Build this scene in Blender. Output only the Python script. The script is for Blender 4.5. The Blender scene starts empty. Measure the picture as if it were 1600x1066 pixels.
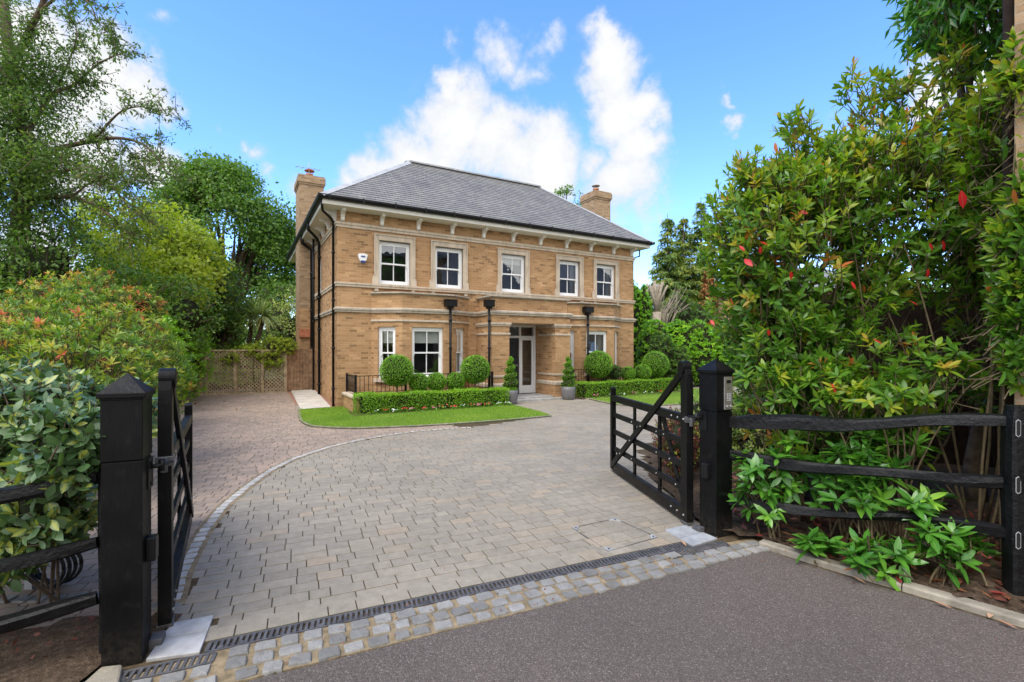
import bpy, math, random
import numpy as np
from mathutils import Vector, Matrix
random.seed(7)
PI = math.pi
scn = bpy.context.scene
COL = scn.collection
F, CAM_H, HORIZ = 755.0, 1.6, 544.0

# ------------------------------------------------------------------ helpers
def gz(x, y):
    """height of the ground: flat, rising a little along the left side of the house"""
    t = min(max((y - 12.6) / 5.0, 0), 1.3) * 0.18
    s = min(max((-4.5 - x) / 0.7, 0), 1)
    return t * s

def gp(px, py):
    z = 0.0
    for _ in range(12):
        Y = F * (CAM_H - z) / (py - HORIZ)
        X = (px - 800) / F * Y
        z = gz(X, Y)
    return (X, Y)

def at(px, py, Y):
    return Vector(((px - 800) / F * Y, Y, CAM_H - (py - HORIZ) / F * Y))

def tag(o, label=None, cat=None, group=None, kind=None):
    if label: o['label'] = label
    if cat: o['category'] = cat
    if group: o['group'] = group
    if kind: o['kind'] = kind
    return o

def thing(name, label, cat, loc=(0, 0, 0), rz=0.0, group=None):
    o = bpy.data.objects.new(name, None)
    COL.objects.link(o)
    o.location = loc
    o.rotation_euler = (0, 0, rz)
    o.empty_display_size = 0.2
    return tag(o, label, cat, group)

def copy_tree(o, parent=None, loc=None, rz=None, scale=None, label=None):
    c = o.copy()
    COL.objects.link(c)
    if parent: c.parent = parent
    if loc is not None: c.location = loc
    if rz is not None: c.rotation_euler = (0, 0, rz)
    if scale is not None: c.scale = (scale, scale, scale) if not hasattr(scale, '__len__') else scale
    if label: c['label'] = label
    for ch in list(o.children):
        copy_tree(ch, c)
    return c

class MB:
    def __init__(s):
        s.v = []; s.f = []; s.sm = []
    def quad(s, *p, smooth=False):
        b = len(s.v); s.v += [tuple(q) for q in p]
        s.f.append(tuple(range(b, b + len(p)))); s.sm.append(smooth)
    def box(s, x0, x1, y0, y1, z0, z1, M=None):
        b = len(s.v)
        c = [(x0, y0, z0), (x1, y0, z0), (x1, y1, z0), (x0, y1, z0), (x0, y0, z1), (x1, y0, z1), (x1, y1, z1), (x0, y1, z1)]
        if M is not None: c = [tuple(M @ Vector(q)) for q in c]
        s.v += c
        for f in ((0, 3, 2, 1), (4, 5, 6, 7), (0, 1, 5, 4), (1, 2, 6, 5), (2, 3, 7, 6), (3, 0, 4, 7)):
            s.f.append(tuple(b + i for i in f)); s.sm.append(False)
    def bar(s, p0, p1, w, h, up=(0, 0, 1)):
        """rectangular bar from p0 to p1, w across, h along 'up'"""
        p0, p1 = Vector(p0), Vector(p1)
        d = (p1 - p0).normalized(); u = Vector(up)
        sd = d.cross(u)
        if sd.length < 1e-4: sd = d.cross(Vector((1, 0, 0)))
        sd.normalize(); u = sd.cross(d).normalized()
        b = len(s.v)
        for p in (p0, p1):
            for a, c in ((-1, -1), (1, -1), (1, 1), (-1, 1)):
                s.v.append(tuple(p + sd * a * w / 2 + u * c * h / 2))
        for f in ((0, 1, 2, 3), (7, 6, 5, 4), (0, 4, 5, 1), (1, 5, 6, 2), (2, 6, 7, 3), (3, 7, 4, 0)):
            s.f.append(tuple(b + i for i in f)); s.sm.append(False)
    def prism(s, poly, d0, d1, M=None):
        """poly: list of 2-tuples (a,c) in the x-z plane, extruded along y from d0 to d1"""
        n = len(poly); b = len(s.v)
        c = [(a, d0, z) for a, z in poly] + [(a, d1, z) for a, z in poly]
        if M is not None: c = [tuple(M @ Vector(q)) for q in c]
        s.v += c
        s.f.append(tuple(range(b, b + n))); s.sm.append(False)
        s.f.append(tuple(range(b + 2 * n - 1, b + n - 1, -1))); s.sm.append(False)
        for i in range(n):
            j = (i + 1) % n
            s.f.append((b + i, b + n + i, b + n + j, b + j)); s.sm.append(False)
    def slab(s, poly, z0, z1):
        """poly: list of (x,y), vertical extrusion"""
        n = len(poly); b = len(s.v)
        s.v += [(x, y, z0) for x, y in poly] + [(x, y, z1) for x, y in poly]
        s.f.append(tuple(range(b + n, b + 2 * n))); s.sm.append(False)
        s.f.append(tuple(range(b + n - 1, b - 1, -1))); s.sm.append(False)
        for i in range(n):
            j = (i + 1) % n
            s.f.append((b + i, b + j, b + n + j, b + n + i)); s.sm.append(False)
    def tube(s, pts, rad, n=8, cap=True, smooth=True):
        pts = [Vector(p) for p in pts]
        if not hasattr(rad, '__len__'): rad = [rad] * len(pts)
        b = len(s.v)
        ref = None
        for i, p in enumerate(pts):
            d = (pts[min(i + 1, len(pts) - 1)] - pts[max(i - 1, 0)])
            if d.length < 1e-9: d = Vector((0, 0, 1))
            d.normalize()
            if ref is None:
                ref = d.cross(Vector((0.31, 0.2, 0.93)))
                if ref.length < 1e-3: ref = d.cross(Vector((1, 0, 0)))
            ref = (ref - d * ref.dot(d)).normalized()
            bi = d.cross(ref)
            for k in range(n):
                a = 2 * PI * k / n
                s.v.append(tuple(p + (ref * math.cos(a) + bi * math.sin(a)) * rad[i]))
        for i in range(len(pts) - 1):
            for k in range(n):
                k2 = (k + 1) % n
                s.f.append((b + i * n + k, b + i * n + k2, b + (i + 1) * n + k2, b + (i + 1) * n + k)); s.sm.append(smooth)
        if cap:
            s.f.append(tuple(b + k for k in range(n - 1, -1, -1))); s.sm.append(False)
            e = b + (len(pts) - 1) * n
            s.f.append(tuple(e + k for k in range(n))); s.sm.append(False)
    def lathe(s, prof, n=24, c=(0, 0, 0), smooth=True):
        b = len(s.v)
        for r, z in prof:
            for k in range(n):
                a = 2 * PI * k / n
                s.v.append((c[0] + r * math.cos(a), c[1] + r * math.sin(a), c[2] + z))
        for i in range(len(prof) - 1):
            for k in range(n):
                k2 = (k + 1) % n
                s.f.append((b + i * n + k, b + i * n + k2, b + (i + 1) * n + k2, b + (i + 1) * n + k)); s.sm.append(smooth)
        s.f.append(tuple(b + k for k in range(n - 1, -1, -1))); s.sm.append(False)
        e = b + (len(prof) - 1) * n
        s.f.append(tuple(e + k for k in range(n))); s.sm.append(False)
    def disc(s, c, axis, r, th, n=16):
        c = Vector(c); a = Vector(axis).normalized()
        s.tube([c - a * th / 2, c + a * th / 2], r, n, smooth=False)
    def sweep(s, path, prof, closed=False):
        """path: list of (u,v); prof: list of (out,z) closed polygon; outward is to the right of travel"""
        n = len(path); m = len(prof); b = len(s.v)
        nr = []
        for i in range(n - 1 + (1 if closed else 0)):
            p, q = Vector(path[i]), Vector(path[(i + 1) % n])
            d = (q - p).normalized(); nr.append(Vector((d.y, -d.x)))
        for i in range(n):
            if closed: a, c = nr[i - 1], nr[i]
            else: a, c = nr[max(i - 1, 0)], nr[min(i, n - 2)]
            t = (a + c).normalized(); k = 1 / max(t.dot(a), 0.3)
            for o, z in prof:
                s.v.append((path[i][0] + t.x * o * k, path[i][1] + t.y * o * k, z))
        for i in range(n if closed else n - 1):
            i2 = (i + 1) % n
            for j in range(m):
                j2 = (j + 1) % m
                s.f.append((b + i * m + j, b + i2 * m + j, b + i2 * m + j2, b + i * m + j2)); s.sm.append(False)
        if not closed:
            s.f.append(tuple(b + j for j in range(m - 1, -1, -1))); s.sm.append(False)
            s.f.append(tuple(b + (n - 1) * m + j for j in range(m))); s.sm.append(False)
    def build(s, name, mat, parent=None, bevel=0.0, recalc=True):
        me = bpy.data.meshes.new(name)
        me.from_pydata(s.v, [], s.f)
        me.polygons.foreach_set('use_smooth', s.sm)
        if recalc:
            import bmesh
            bm = bmesh.new(); bm.from_mesh(me)
            bmesh.ops.recalc_face_normals(bm, faces=bm.faces)
            bm.to_mesh(me); bm.free()
        uvl = me.uv_layers.new(name='UVMap')
        Z = Vector((0, 0, 1))
        co = me.vertices
        dat = np.zeros(len(me.loops) * 2, dtype=np.float32)
        for p in me.polygons:
            nn = p.normal
            t = Z.cross(nn)
            if t.length < 0.02: t = Vector((1, 0, 0)); bt = Vector((0, 1, 0))
            else:
                t.normalize(); bt = nn.cross(t)
            for li in p.loop_indices:
                c = co[me.loops[li].vertex_index].co
                dat[2 * li] = c.dot(t); dat[2 * li + 1] = c.dot(bt)
        uvl.data.foreach_set('uv', dat)
        o = bpy.data.objects.new(name, me)
        COL.objects.link(o)
        if mat: me.materials.append(mat)
        if parent: o.parent = parent
        if bevel:
            md = o.modifiers.new('bevel', 'BEVEL'); md.width = bevel; md.segments = 2; md.limit_method = 'ANGLE'; md.angle_limit = 0.6
        return o

def np_mesh(name, V, Fq, mat, parent=None, attrs=None, smooth=False):
    """V (n,3); Fq (m,k) all faces with k corners; attrs: dict name -> per-vertex floats"""
    V = np.asarray(V, dtype=np.float32); Fq = np.asarray(Fq, dtype=np.int32)
    me = bpy.data.meshes.new(name)
    me.vertices.add(len(V)); me.vertices.foreach_set('co', V.ravel())
    m, k = Fq.shape
    me.loops.add(m * k); me.loops.foreach_set('vertex_index', Fq.ravel())
    me.polygons.add(m); me.polygons.foreach_set('loop_start', np.arange(m, dtype=np.int32) * k)
    if attrs:
        for an, av in attrs.items():
            a = me.attributes.new(an, 'FLOAT', 'POINT')
            a.data.foreach_set('value', np.asarray(av, dtype=np.float32))
    me.update(calc_edges=True)
    me.polygons.foreach_set('use_smooth', np.full(m, bool(smooth)))
    o = bpy.data.objects.new(name, me); COL.objects.link(o)
    if mat: me.materials.append(mat)
    if parent: o.parent = parent
    return o

# ------------------------------------------------------------------ materials
def srgb(r, g, b):
    f = lambda c: c / 12.92 if c <= 0.04045 else ((c + 0.055) / 1.055) ** 2.4
    return (f(r / 255), f(g / 255), f(b / 255), 1)

class NT:
    def __init__(s, name):
        s.m = bpy.data.materials.new(name); s.m.use_nodes = True
        s.t = s.m.node_tree; s.b = s.t.nodes['Principled BSDF']; s.out = s.t.nodes['Material Output']
    def n(s, typ, **kw):
        nd = s.t.nodes.new(typ)
        for k, v in kw.items():
            if k in nd.inputs: nd.inputs[k].default_value = v
            else: setattr(nd, k, v)
        return nd
    def l(s, a, b): s.t.links.new(a, b)
    def ramp(s, fac, stops, interp='LINEAR'):
        r = s.t.nodes.new('ShaderNodeValToRGB'); r.color_ramp.interpolation = interp
        el = r.color_ramp.elements
        while len(el) < len(stops): el.new(0.5)
        for e, (p, c) in zip(el, stops):
            e.position = p; e.color = c if len(c) == 4 else (*c, 1)
        if fac is not None: s.l(fac, r.inputs['Fac'])
        return r.outputs['Color']
    def noise(s, vec, scale, detail=4, rough=0.55):
        nd = s.n('ShaderNodeTexNoise'); nd.inputs['Scale'].default_value = scale; nd.inputs['Detail'].default_value = detail
        nd.inputs['Roughness'].default_value = rough
        if vec is not None: s.l(vec, nd.inputs['Vector'])
        return nd.outputs['Fac']
    def mix(s, fac, a, b, mode='MIX'):
        nd = s.t.nodes.new('ShaderNodeMix'); nd.data_type = 'RGBA'; nd.blend_type = mode
        for sock, v in ((nd.inputs[0], fac), (nd.inputs[6], a), (nd.inputs[7], b)):
            if hasattr(v, 'is_output'): s.l(v, sock)
            else: sock.default_value = v
        return nd.outputs[2]
    def math(s, op, a, b=0.0, clamp=False):
        nd = s.t.nodes.new('ShaderNodeMath'); nd.operation = op; nd.use_clamp = clamp
        for sock, v in ((nd.inputs[0], a), (nd.inputs[1], b)):
            if hasattr(v, 'is_output'): s.l(v, sock)
            else: sock.default_value = v
        return nd.outputs[0]
    def bump(s, h, strength=0.3, dist=0.01, prev=None):
        nd = s.n('ShaderNodeBump'); nd.inputs['Strength'].default_value = strength; nd.inputs['Distance'].default_value = dist
        s.l(h, nd.inputs['Height'])
        if prev is not None: s.l(prev, nd.inputs['Normal'])
        return nd.outputs['Normal']
    def coord(s, which='Object'):
        return s.n('ShaderNodeTexCoord').outputs[which]
    def attr(s, name):
        nd = s.n('ShaderNodeAttribute'); nd.attribute_name = name
        return nd.outputs['Fac']
    def fin(s, col=None, rough=None, normal=None, spec=None, metal=None):
        B = s.b.inputs
        for k, v in (('Base Color', col), ('Roughness', rough), ('Normal', normal), ('Specular IOR Level', spec), ('Metallic', metal)):
            if v is None: continue
            if hasattr(v, 'is_output'): s.l(v, B[k])
            else: B[k].default_value = v
        return s.m

def mat_plain(name, col, rough=0.5, var=0.25, scale=6.0, bump=0.0, bscale=40, spec=0.5, metal=0.0):
    t = NT(name); c = t.coord()
    n1 = t.noise(c, scale, 5)
    lo = tuple(x * (1 - var) for x in col[:3]); hi = tuple(min(x * (1 + var), 1) for x in col[:3])
    cc = t.ramp(n1, [(0.3, lo), (0.7, hi)])
    nr = t.math('MULTIPLY_ADD', t.noise(c, scale * 3, 3), 0.25); t.t.nodes[-1].inputs[2].default_value = 0
    rr = t.math('ADD', nr, rough - 0.12)
    nm = t.bump(t.noise(c, bscale, 4), bump, 0.01) if bump else None
    return t.fin(cc, rr, nm, spec, metal)

def mat_brick(name, c1, c2, dark, mortar, bw=0.205, bh=0.068, bumpy=0.5):
    t = NT(name); uv = t.coord('UV'); ob = t.coord('Object')
    br = t.n('ShaderNodeTexBrick'); br.offset = 0.5
    br.inputs['Scale'].default_value = 1.0; br.inputs['Brick Width'].default_value = bw; br.inputs['Row Height'].default_value = bh
    br.inputs['Mortar Size'].default_value = 0.005; br.inputs['Mortar Smooth'].default_value = 0.25; br.inputs['Bias'].default_value = 0.0
    br.inputs['Color1'].default_value = (0, 0, 0, 1); br.inputs['Color2'].default_value = (1, 1, 1, 1); br.inputs['Mortar'].default_value = (0.5, 0.5, 0.5, 1)
    t.l(uv, br.inputs['Vector'])
    base = t.ramp(br.outputs['Color'], [(0.0, dark), (0.09, dark), (0.12, c1), (0.55, tuple((a + b) / 2 for a, b in zip(c1[:3], c2[:3]))), (0.9, c2), (1.0, tuple(min(1, x * 1.15) for x in c2[:3]))])
    grain = t.noise(ob, 60, 4, 0.7)
    base = t.mix(0.38, base, t.ramp(grain, [(0.25, (0.45, 0.45, 0.45)), (0.75, (1.45, 1.45, 1.45))]), 'MULTIPLY')
    big = t.noise(ob, 0.9, 5, 0.6)
    base = t.mix(0.30, base, t.ramp(big, [(0.3, (0.62, 0.60, 0.58)), (0.7, (1.25, 1.25, 1.25))]), 'MULTIPLY')
    blot = t.noise(ob, 5.0, 3, 0.6)
    base = t.mix(t.ramp(blot, [(0.66, (0, 0, 0)), (0.82, (0.25, 0.25, 0.25))]), base, (*[x * 0.45 for x in c1[:3]], 1))
    col = t.mix(br.outputs['Fac'], base, mortar)
    h = t.math('SUBTRACT', t.math('MULTIPLY', grain, 0.35), br.outputs['Fac'])
    return t.fin(col, 0.9, t.bump(h, bumpy, 0.012), 0.25)

def mat_leaf(name, stops, rough=0.4, trans=0.35, tcol=(1.6, 1.7, 0.8), spec=0.45, edge=None, rib=None, gain=(1.5, 1.4, 1.25)):
    t = NT(name)
    stops = [(p, tuple(min(.9, x * g) for x, g in zip(c, gain))) for p, c in stops]
    col = t.ramp(t.attr('rnd'), stops)
    if edge is not None:   # margin / centre colouring of a variegated leaf
        e = t.attr('edge'); nz = t.noise(t.coord(), 55, 2)
        k = t.math('ADD', e, t.math('MULTIPLY', t.math('SUBTRACT', nz, 0.5), 0.9))
        sel = t.math('GREATER_THAN', t.attr('rnd'), 0.66)
        m = t.math('MULTIPLY', sel, t.ramp(k, [(0.35, (1, 1, 1)), (0.6, (0, 0, 0))]))
        col = t.mix(m, col, edge)
    if rib is not None:
        col = t.mix(t.ramp(t.attr('edge'), [(0.0, (0.6, 0.6, 0.6)), (0.14, (0, 0, 0))]), col, rib)
    t.fin(col, rough, None, spec)
    tr = t.n('ShaderNodeBsdfTranslucent')
    t.l(t.mix(1.0, col, (*tcol, 1), 'MULTIPLY'), tr.inputs['Color'])
    mx = t.n('ShaderNodeMixShader'); mx.inputs[0].default_value = trans
    t.l(t.b.outputs[0], mx.inputs[1]); t.l(tr.outputs[0], mx.inputs[2]); t.l(mx.outputs[0], t.out.inputs['Surface'])
    return t.m

M = {}
M['brick'] = mat_brick('yellow_brick', (0.37, 0.203, 0.094), (0.475, 0.282, 0.141), (0.27, 0.152, 0.073), (0.42, 0.31, 0.18, 1))
M['brick_old'] = mat_brick('weathered_brick', (0.315, 0.205, 0.115), (0.40, 0.275, 0.165), (0.26, 0.17, 0.10), (0.34, 0.275, 0.195, 1))
M['stone'] = mat_plain('limestone', (0.52, 0.43, 0.325), 0.8, 0.14, 2.5, 0.15, 60, 0.3)
M['stone_grey'] = mat_plain('weathered_stone', (0.41, 0.35, 0.275), 0.85, 0.22, 4, 0.2, 60, 0.3)
M['white'] = mat_plain('white_paint', (0.80, 0.80, 0.79), 0.42, 0.04, 3)
M['cream'] = mat_plain('cream_paint', (0.72, 0.69, 0.62), 0.6, 0.05, 3)
M['black_metal'] = mat_plain('black_metal', (0.008, 0.008, 0.0085), 0.4, 0.3, 8, 0, 40, 0.25)
M['black_pipe'] = mat_plain('black_pipe', (0.007, 0.007, 0.0075), 0.42, 0.3, 5, 0, 40, 0.25)
M['door'] = mat_plain('door_paint', (0.012, 0.013, 0.018), 0.3, 0.2, 5)
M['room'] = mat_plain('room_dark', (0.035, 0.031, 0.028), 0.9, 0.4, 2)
M['blind'] = mat_plain('blind_fabric', (0.62, 0.62, 0.58), 0.9, 0.06, 4)
M['terracotta'] = mat_plain('terracotta', (0.42, 0.15, 0.075), 0.8, 0.25, 9, 0.2)
M['steel'] = mat_plain('brushed_steel', (0.40, 0.39, 0.37), 0.42, 0.12, 18, 0.1, 90, 0.5, 0.85)
M['plate_grey'] = mat_plain('grey_plate', (0.34, 0.35, 0.36), 0.6, 0.25, 9, 0.15, 90, 0.4, 0.1)
M['galv'] = mat_plain('galvanised_plate', (0.40, 0.393, 0.38), 0.6, 0.3, 9, 0.15, 90, 0.5, 0.15)
M['cast_iron'] = mat_plain('cast_iron', (0.085, 0.083, 0.085), 0.6, 0.4, 16, 0.3, 120, 0.5, 0.1)
M['drain_dark'] = mat_plain('drain_void', (0.008, 0.008, 0.008), 0.9, 0.3, 8)
M['lead'] = mat_plain('lead_capping', (0.34, 0.35, 0.36), 0.6, 0.2, 4, 0.1)
M['timber'] = mat_plain('weathered_timber', (0.30, 0.19, 0.115), 0.85, 0.4, 7, 0.4, 30, 0.2)
M['timber_grey'] = mat_plain('greyed_timber', (0.37, 0.285, 0.175), 0.85, 0.35, 7, 0.4, 30, 0.2)
M['dark_timber'] = mat_plain('dark_timber', (0.035, 0.022, 0.016), 0.9, 0.4, 7, 0.3, 30, 0.2)
M['planter'] = mat_plain('planter_grey', (0.145, 0.14, 0.145), 0.55, 0.22, 5, 0.15, 40)
M['bark'] = mat_plain('bark', (0.135, 0.10, 0.07), 0.95, 0.5, 9, 0.7, 24, 0.2)
M['bark_red'] = mat_plain('bark_young', (0.105, 0.078, 0.042), 0.8, 0.45, 14, 0.5, 50, 0.3)
M['bark_pale'] = mat_plain('bark_pale', (0.30, 0.255, 0.195), 0.9, 0.3, 6, 0.4, 30, 0.2)
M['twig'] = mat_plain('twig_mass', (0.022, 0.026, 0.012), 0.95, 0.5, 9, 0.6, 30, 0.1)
M['kerb'] = mat_plain('kerb_concrete', (0.265, 0.235, 0.185), 0.9, 0.35, 7, 0.5, 70, 0.2)
M['flag'] = mat_plain('flagstone', (0.56, 0.52, 0.45), 0.85, 0.15, 3, 0.2, 40, 0.25)
M['slab'] = mat_plain('porch_slab', (0.36, 0.35, 0.335), 0.7, 0.25, 4, 0.15, 40, 0.35)
M['blue'] = mat_plain('blue_plastic', (0.015, 0.035, 0.16), 0.4, 0.1, 5)
M['rubber'] = mat_plain('black_rubber', (0.014, 0.014, 0.014), 0.6, 0.2, 9)
M['curtain'] = mat_plain('curtain', (0.30, 0.285, 0.25), 0.95, 0.1, 12)

def black_paint():
    t = NT('black_paint'); c = t.coord()
    sc = t.n('ShaderNodeMapping'); sc.inputs['Scale'].default_value = (1, 1, 0.12); t.l(c, sc.inputs['Vector'])
    g = t.noise(sc.outputs[0], 55, 4, 0.6)
    d = t.noise(c, 90, 3, 0.6); e = t.noise(c, 4, 5)
    col = t.ramp(e, [(0.3, (0.0028, 0.0028, 0.003)), (0.72, (0.006, 0.006, 0.0063))])
    col = t.mix(t.ramp(d, [(0.70, (0, 0, 0)), (0.78, (0.5, 0.5, 0.5))]), col, (0.10, 0.10, 0.095, 1))
    col = t.mix(t.math('MULTIPLY', t.ramp(t.noise(c, 11, 6, .7), [(.55, (0, 0, 0)), (.75, (.35, .35, .35))]), 1.0), col, (0.03, 0.03, 0.029, 1))
    sx = t.n('ShaderNodeSeparateXYZ'); t.l(c, sx.inputs[0])
    lowz = t.math('SUBTRACT', .55, t.math('MULTIPLY', sx.outputs['Z'], 2.6), True)
    mud = t.math('MULTIPLY', lowz, t.ramp(t.noise(c, 26, 5, .7), [(.38, (0, 0, 0)), (.68, (1, 1, 1))]))
    col = t.mix(t.math('MULTIPLY', mud, .55), col, (0.10, 0.078, 0.052, 1))
    return t.fin(col, t.ramp(e, [(0.3, (.34, .34, .34)), (.7, (.55, .55, .55))]), t.bump(g, 0.4, 0.008), 0.16)
M['black_paint'] = black_paint()

def black_rail():
    t = NT('tarred_rail'); c = t.coord()
    g = t.noise(c, 24, 5, 0.65); e = t.noise(c, 5, 5)
    col = t.ramp(e, [(0.3, (0.003, 0.003, 0.0032)), (0.75, (0.009, 0.009, 0.0095))])
    col = t.mix(t.ramp(t.noise(c, 38, 2), [(0.74, (0, 0, 0)), (0.8, (0.5, 0.5, 0.5))]), col, (0.22, 0.23, 0.22, 1))
    return t.fin(col, 0.40, t.bump(g, 0.6, 0.02), 0.22)
M['black_rail'] = black_rail()

def streaks(m):
    nt_ = m.node_tree; b = nt_.nodes['Principled BSDF']; src = b.inputs['Base Color'].links[0].from_socket
    tc_ = nt_.nodes.new('ShaderNodeTexCoord'); mp = nt_.nodes.new('ShaderNodeMapping'); mp.inputs['Scale'].default_value = (7, 7, .9); nt_.links.new(tc_.outputs['Object'], mp.inputs[0])
    n_ = nt_.nodes.new('ShaderNodeTexNoise'); n_.inputs['Scale'].default_value = 2.2; n_.inputs['Detail'].default_value = 5; nt_.links.new(mp.outputs[0], n_.inputs['Vector'])
    r_ = nt_.nodes.new('ShaderNodeValToRGB'); r_.color_ramp.elements[0].position = .5; r_.color_ramp.elements[0].color = (0, 0, 0, 1); r_.color_ramp.elements[1].position = .75; r_.color_ramp.elements[1].color = (.5, .5, .5, 1); nt_.links.new(n_.outputs['Fac'], r_.inputs[0])
    mx_ = nt_.nodes.new('ShaderNodeMix'); mx_.data_type = 'RGBA'; nt_.links.new(r_.outputs[0], mx_.inputs[0]); nt_.links.new(src, mx_.inputs[6]); mx_.inputs[7].default_value = (.20, .175, .14, 1); nt_.links.new(mx_.outputs[2], b.inputs['Base Color'])
for k_ in ('stone', 'stone_grey', 'slab', 'flag', 'kerb'): streaks(M[k_])

def glass():
    t = NT('window_glass')
    t.t.nodes.remove(t.b)
    gl = t.n('ShaderNodeBsdfGlossy'); gl.inputs['Roughness'].default_value = 0.0; gl.inputs['Color'].default_value = (0.93, 0.96, 1, 1)
    w = t.noise(t.coord(), 2.2, 2)
    t.l(t.bump(w, 0.06, 0.05), gl.inputs['Normal'])
    tr = t.n('ShaderNodeBsdfTransparent'); tr.inputs['Color'].default_value = (0.82, 0.85, 0.84, 1)
    fr = t.n('ShaderNodeFresnel'); fr.inputs['IOR'].default_value = 1.5
    k = t.math('ADD', t.math('MULTIPLY', fr.outputs[0], 1.6), 0.10, True)
    mx = t.n('ShaderNodeMixShader'); t.l(k, mx.inputs[0]); t.l(tr.outputs[0], mx.inputs[1]); t.l(gl.outputs[0], mx.inputs[2])
    t.l(mx.outputs[0], t.out.inputs['Surface'])
    return t.m
M['glass'] = glass()

def slate():
    t = NT('roof_slate'); uv = t.coord('UV'); ob = t.coord()
    br = t.n('ShaderNodeTexBrick'); br.offset = 0.5
    for k, v in (('Scale', 1), ('Brick Width', 0.23), ('Row Height', 0.1475), ('Mortar Size', 0.004), ('Mortar Smooth', 0.1), ('Bias', 0)): br.inputs[k].default_value = v
    br.inputs['Color1'].default_value = (0, 0, 0, 1); br.inputs['Color2'].default_value = (1, 1, 1, 1)
    t.l(uv, br.inputs['Vector'])
    base = t.ramp(br.outputs['Color'], [(0, (0.175, 0.172, 0.166)), (0.3, (0.20, 0.196, 0.188)), (0.7, (0.22, 0.215, 0.204)), (1, (0.25, 0.243, 0.228))])
    big = t.noise(ob, 1.1, 5, 0.65)
    base = t.mix(0.5, base, t.ramp(big, [(0.3, (0.72, 0.72, 0.74)), (0.7, (1.25, 1.22, 1.15))]), 'MULTIPLY')
    lich = t.noise(ob, 7, 5, 0.7)
    base = t.mix(t.ramp(lich, [(0.63, (0, 0, 0)), (0.75, (0.45, 0.45, 0.45))]), base, (0.30, 0.265, 0.18, 1))
    col = t.mix(br.outputs['Fac'], base, (0.05, 0.05, 0.052, 1))
    return t.fin(col, 0.55, t.bump(t.math('SUBTRACT', t.math('MULTIPLY', br.outputs['Color'], 0.4), br.outputs['Fac']), 0.5, 0.01), 0.4)
M['slate'] = slate()

def tarmac():
    t = NT('tarmac'); c = t.coord()
    v = t.n('ShaderNodeTexVoronoi'); v.inputs['Scale'].default_value = 185; t.l(c, v.inputs['Vector'])
    sp = t.noise(c, 210, 3, 0.8)
    sep = t.n('ShaderNodeSeparateColor'); t.l(v.outputs['Color'], sep.inputs[0])
    base = t.ramp(sep.outputs[0], [(0, (0.076, 0.063, 0.055)), (0.5, (0.110, 0.091, 0.080)), (0.8, (0.140, 0.118, 0.104)), (0.95, (0.178, 0.154, 0.139)), (1, (0.27, 0.245, 0.225))])
    base = t.mix(0.5, base, t.ramp(sp, [(0.3, (0.55, 0.55, 0.55)), (0.7, (1.4, 1.38, 1.35))]), 'MULTIPLY')
    big = t.noise(c, 0.7, 5, 0.6)
    base = t.mix(0.6, base, t.ramp(big, [(0.3, (0.72, 0.72, 0.73)), (0.72, (1.2, 1.17, 1.15))]), 'MULTIPLY')
    h = t.math('ADD', t.math('MULTIPLY', v.outputs['Distance'], -1.0), t.math('MULTIPLY', sp, 0.4))
    return t.fin(base, 0.85, t.bump(h, 0.7, 0.006), 0.35)
M['tarmac'] = tarmac()

def paver(name, stops):
    t = NT(name); c = t.coord()
    col = t.ramp(t.attr('rnd'), stops)
    fine = t.noise(c, 120, 4, 0.75); mid = t.noise(c, 14, 4, 0.6); big = t.noise(c, 0.55, 5, 0.6)
    col = t.mix(0.55, col, t.ramp(fine, [(0.3, (0.6, 0.6, 0.6)), (0.7, (1.4, 1.4, 1.4))]), 'MULTIPLY')
    col = t.mix(0.5, col, t.ramp(mid, [(0.3, (0.72, 0.72, 0.70)), (0.7, (1.22, 1.22, 1.22))]), 'MULTIPLY')
    col = t.mix(0.6, col, t.ramp(big, [(0.32, (0.76, 0.75, 0.72)), (0.7, (1.14, 1.13, 1.11))]), 'MULTIPLY')
    st_ = t.noise(c, 2.1, 6, .65)
    col = t.mix(t.ramp(st_, [(0.60, (0, 0, 0)), (0.74, (.38, .38, .38))]), col, (.11, .10, .075, 1))
    dirt = t.ramp(t.noise(c, 1.3, 4), [(.4, (.125, .098, .064)), (.65, (.105, .10, .052))])
    col = t.mix(t.ramp(t.attr('side'), [(0.25, (0, 0, 0)), (0.8, (1, 1, 1))]), col, dirt)
    return t.fin(col, 0.85, t.bump(t.math('ADD', fine, mid), 0.35, 0.006), 0.3)
M['paver_grey'] = paver('paver_grey', [(0, (0.252, 0.225, 0.184)), (0.45, (0.280, 0.249, 0.202)), (0.86, (0.300, 0.266, 0.214)), (0.90, (0.310, 0.262, 0.200)), (1, (0.328, 0.270, 0.202))])
M['paver_red'] = paver('paver_red', [(0, (0.255, 0.205, 0.165)), (0.3, (0.295, 0.233, 0.187)), (0.6, (0.33, 0.255, 0.20)), (1, (0.375, 0.28, 0.217))])
M['sett'] = paver('granite_sett', [(0, (0.165, 0.162, 0.156)), (0.5, (0.22, 0.216, 0.208)), (1, (0.285, 0.278, 0.266))])
M['sett_pale'] = paver('pale_sett', [(0, (0.33, 0.325, 0.315)), (0.5, (0.42, 0.412, 0.40)), (1, (0.50, 0.49, 0.475))])
M['joint'] = mat_plain('joint_sand', (0.085, 0.063, 0.038), 0.95, 0.4, 18, 0.4, 120, 0.1)
M['mortar_sand'] = mat_plain('sett_mortar', (0.235, 0.182, 0.112), 0.95, 0.4, 14, 0.6, 110, 0.1)

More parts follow.
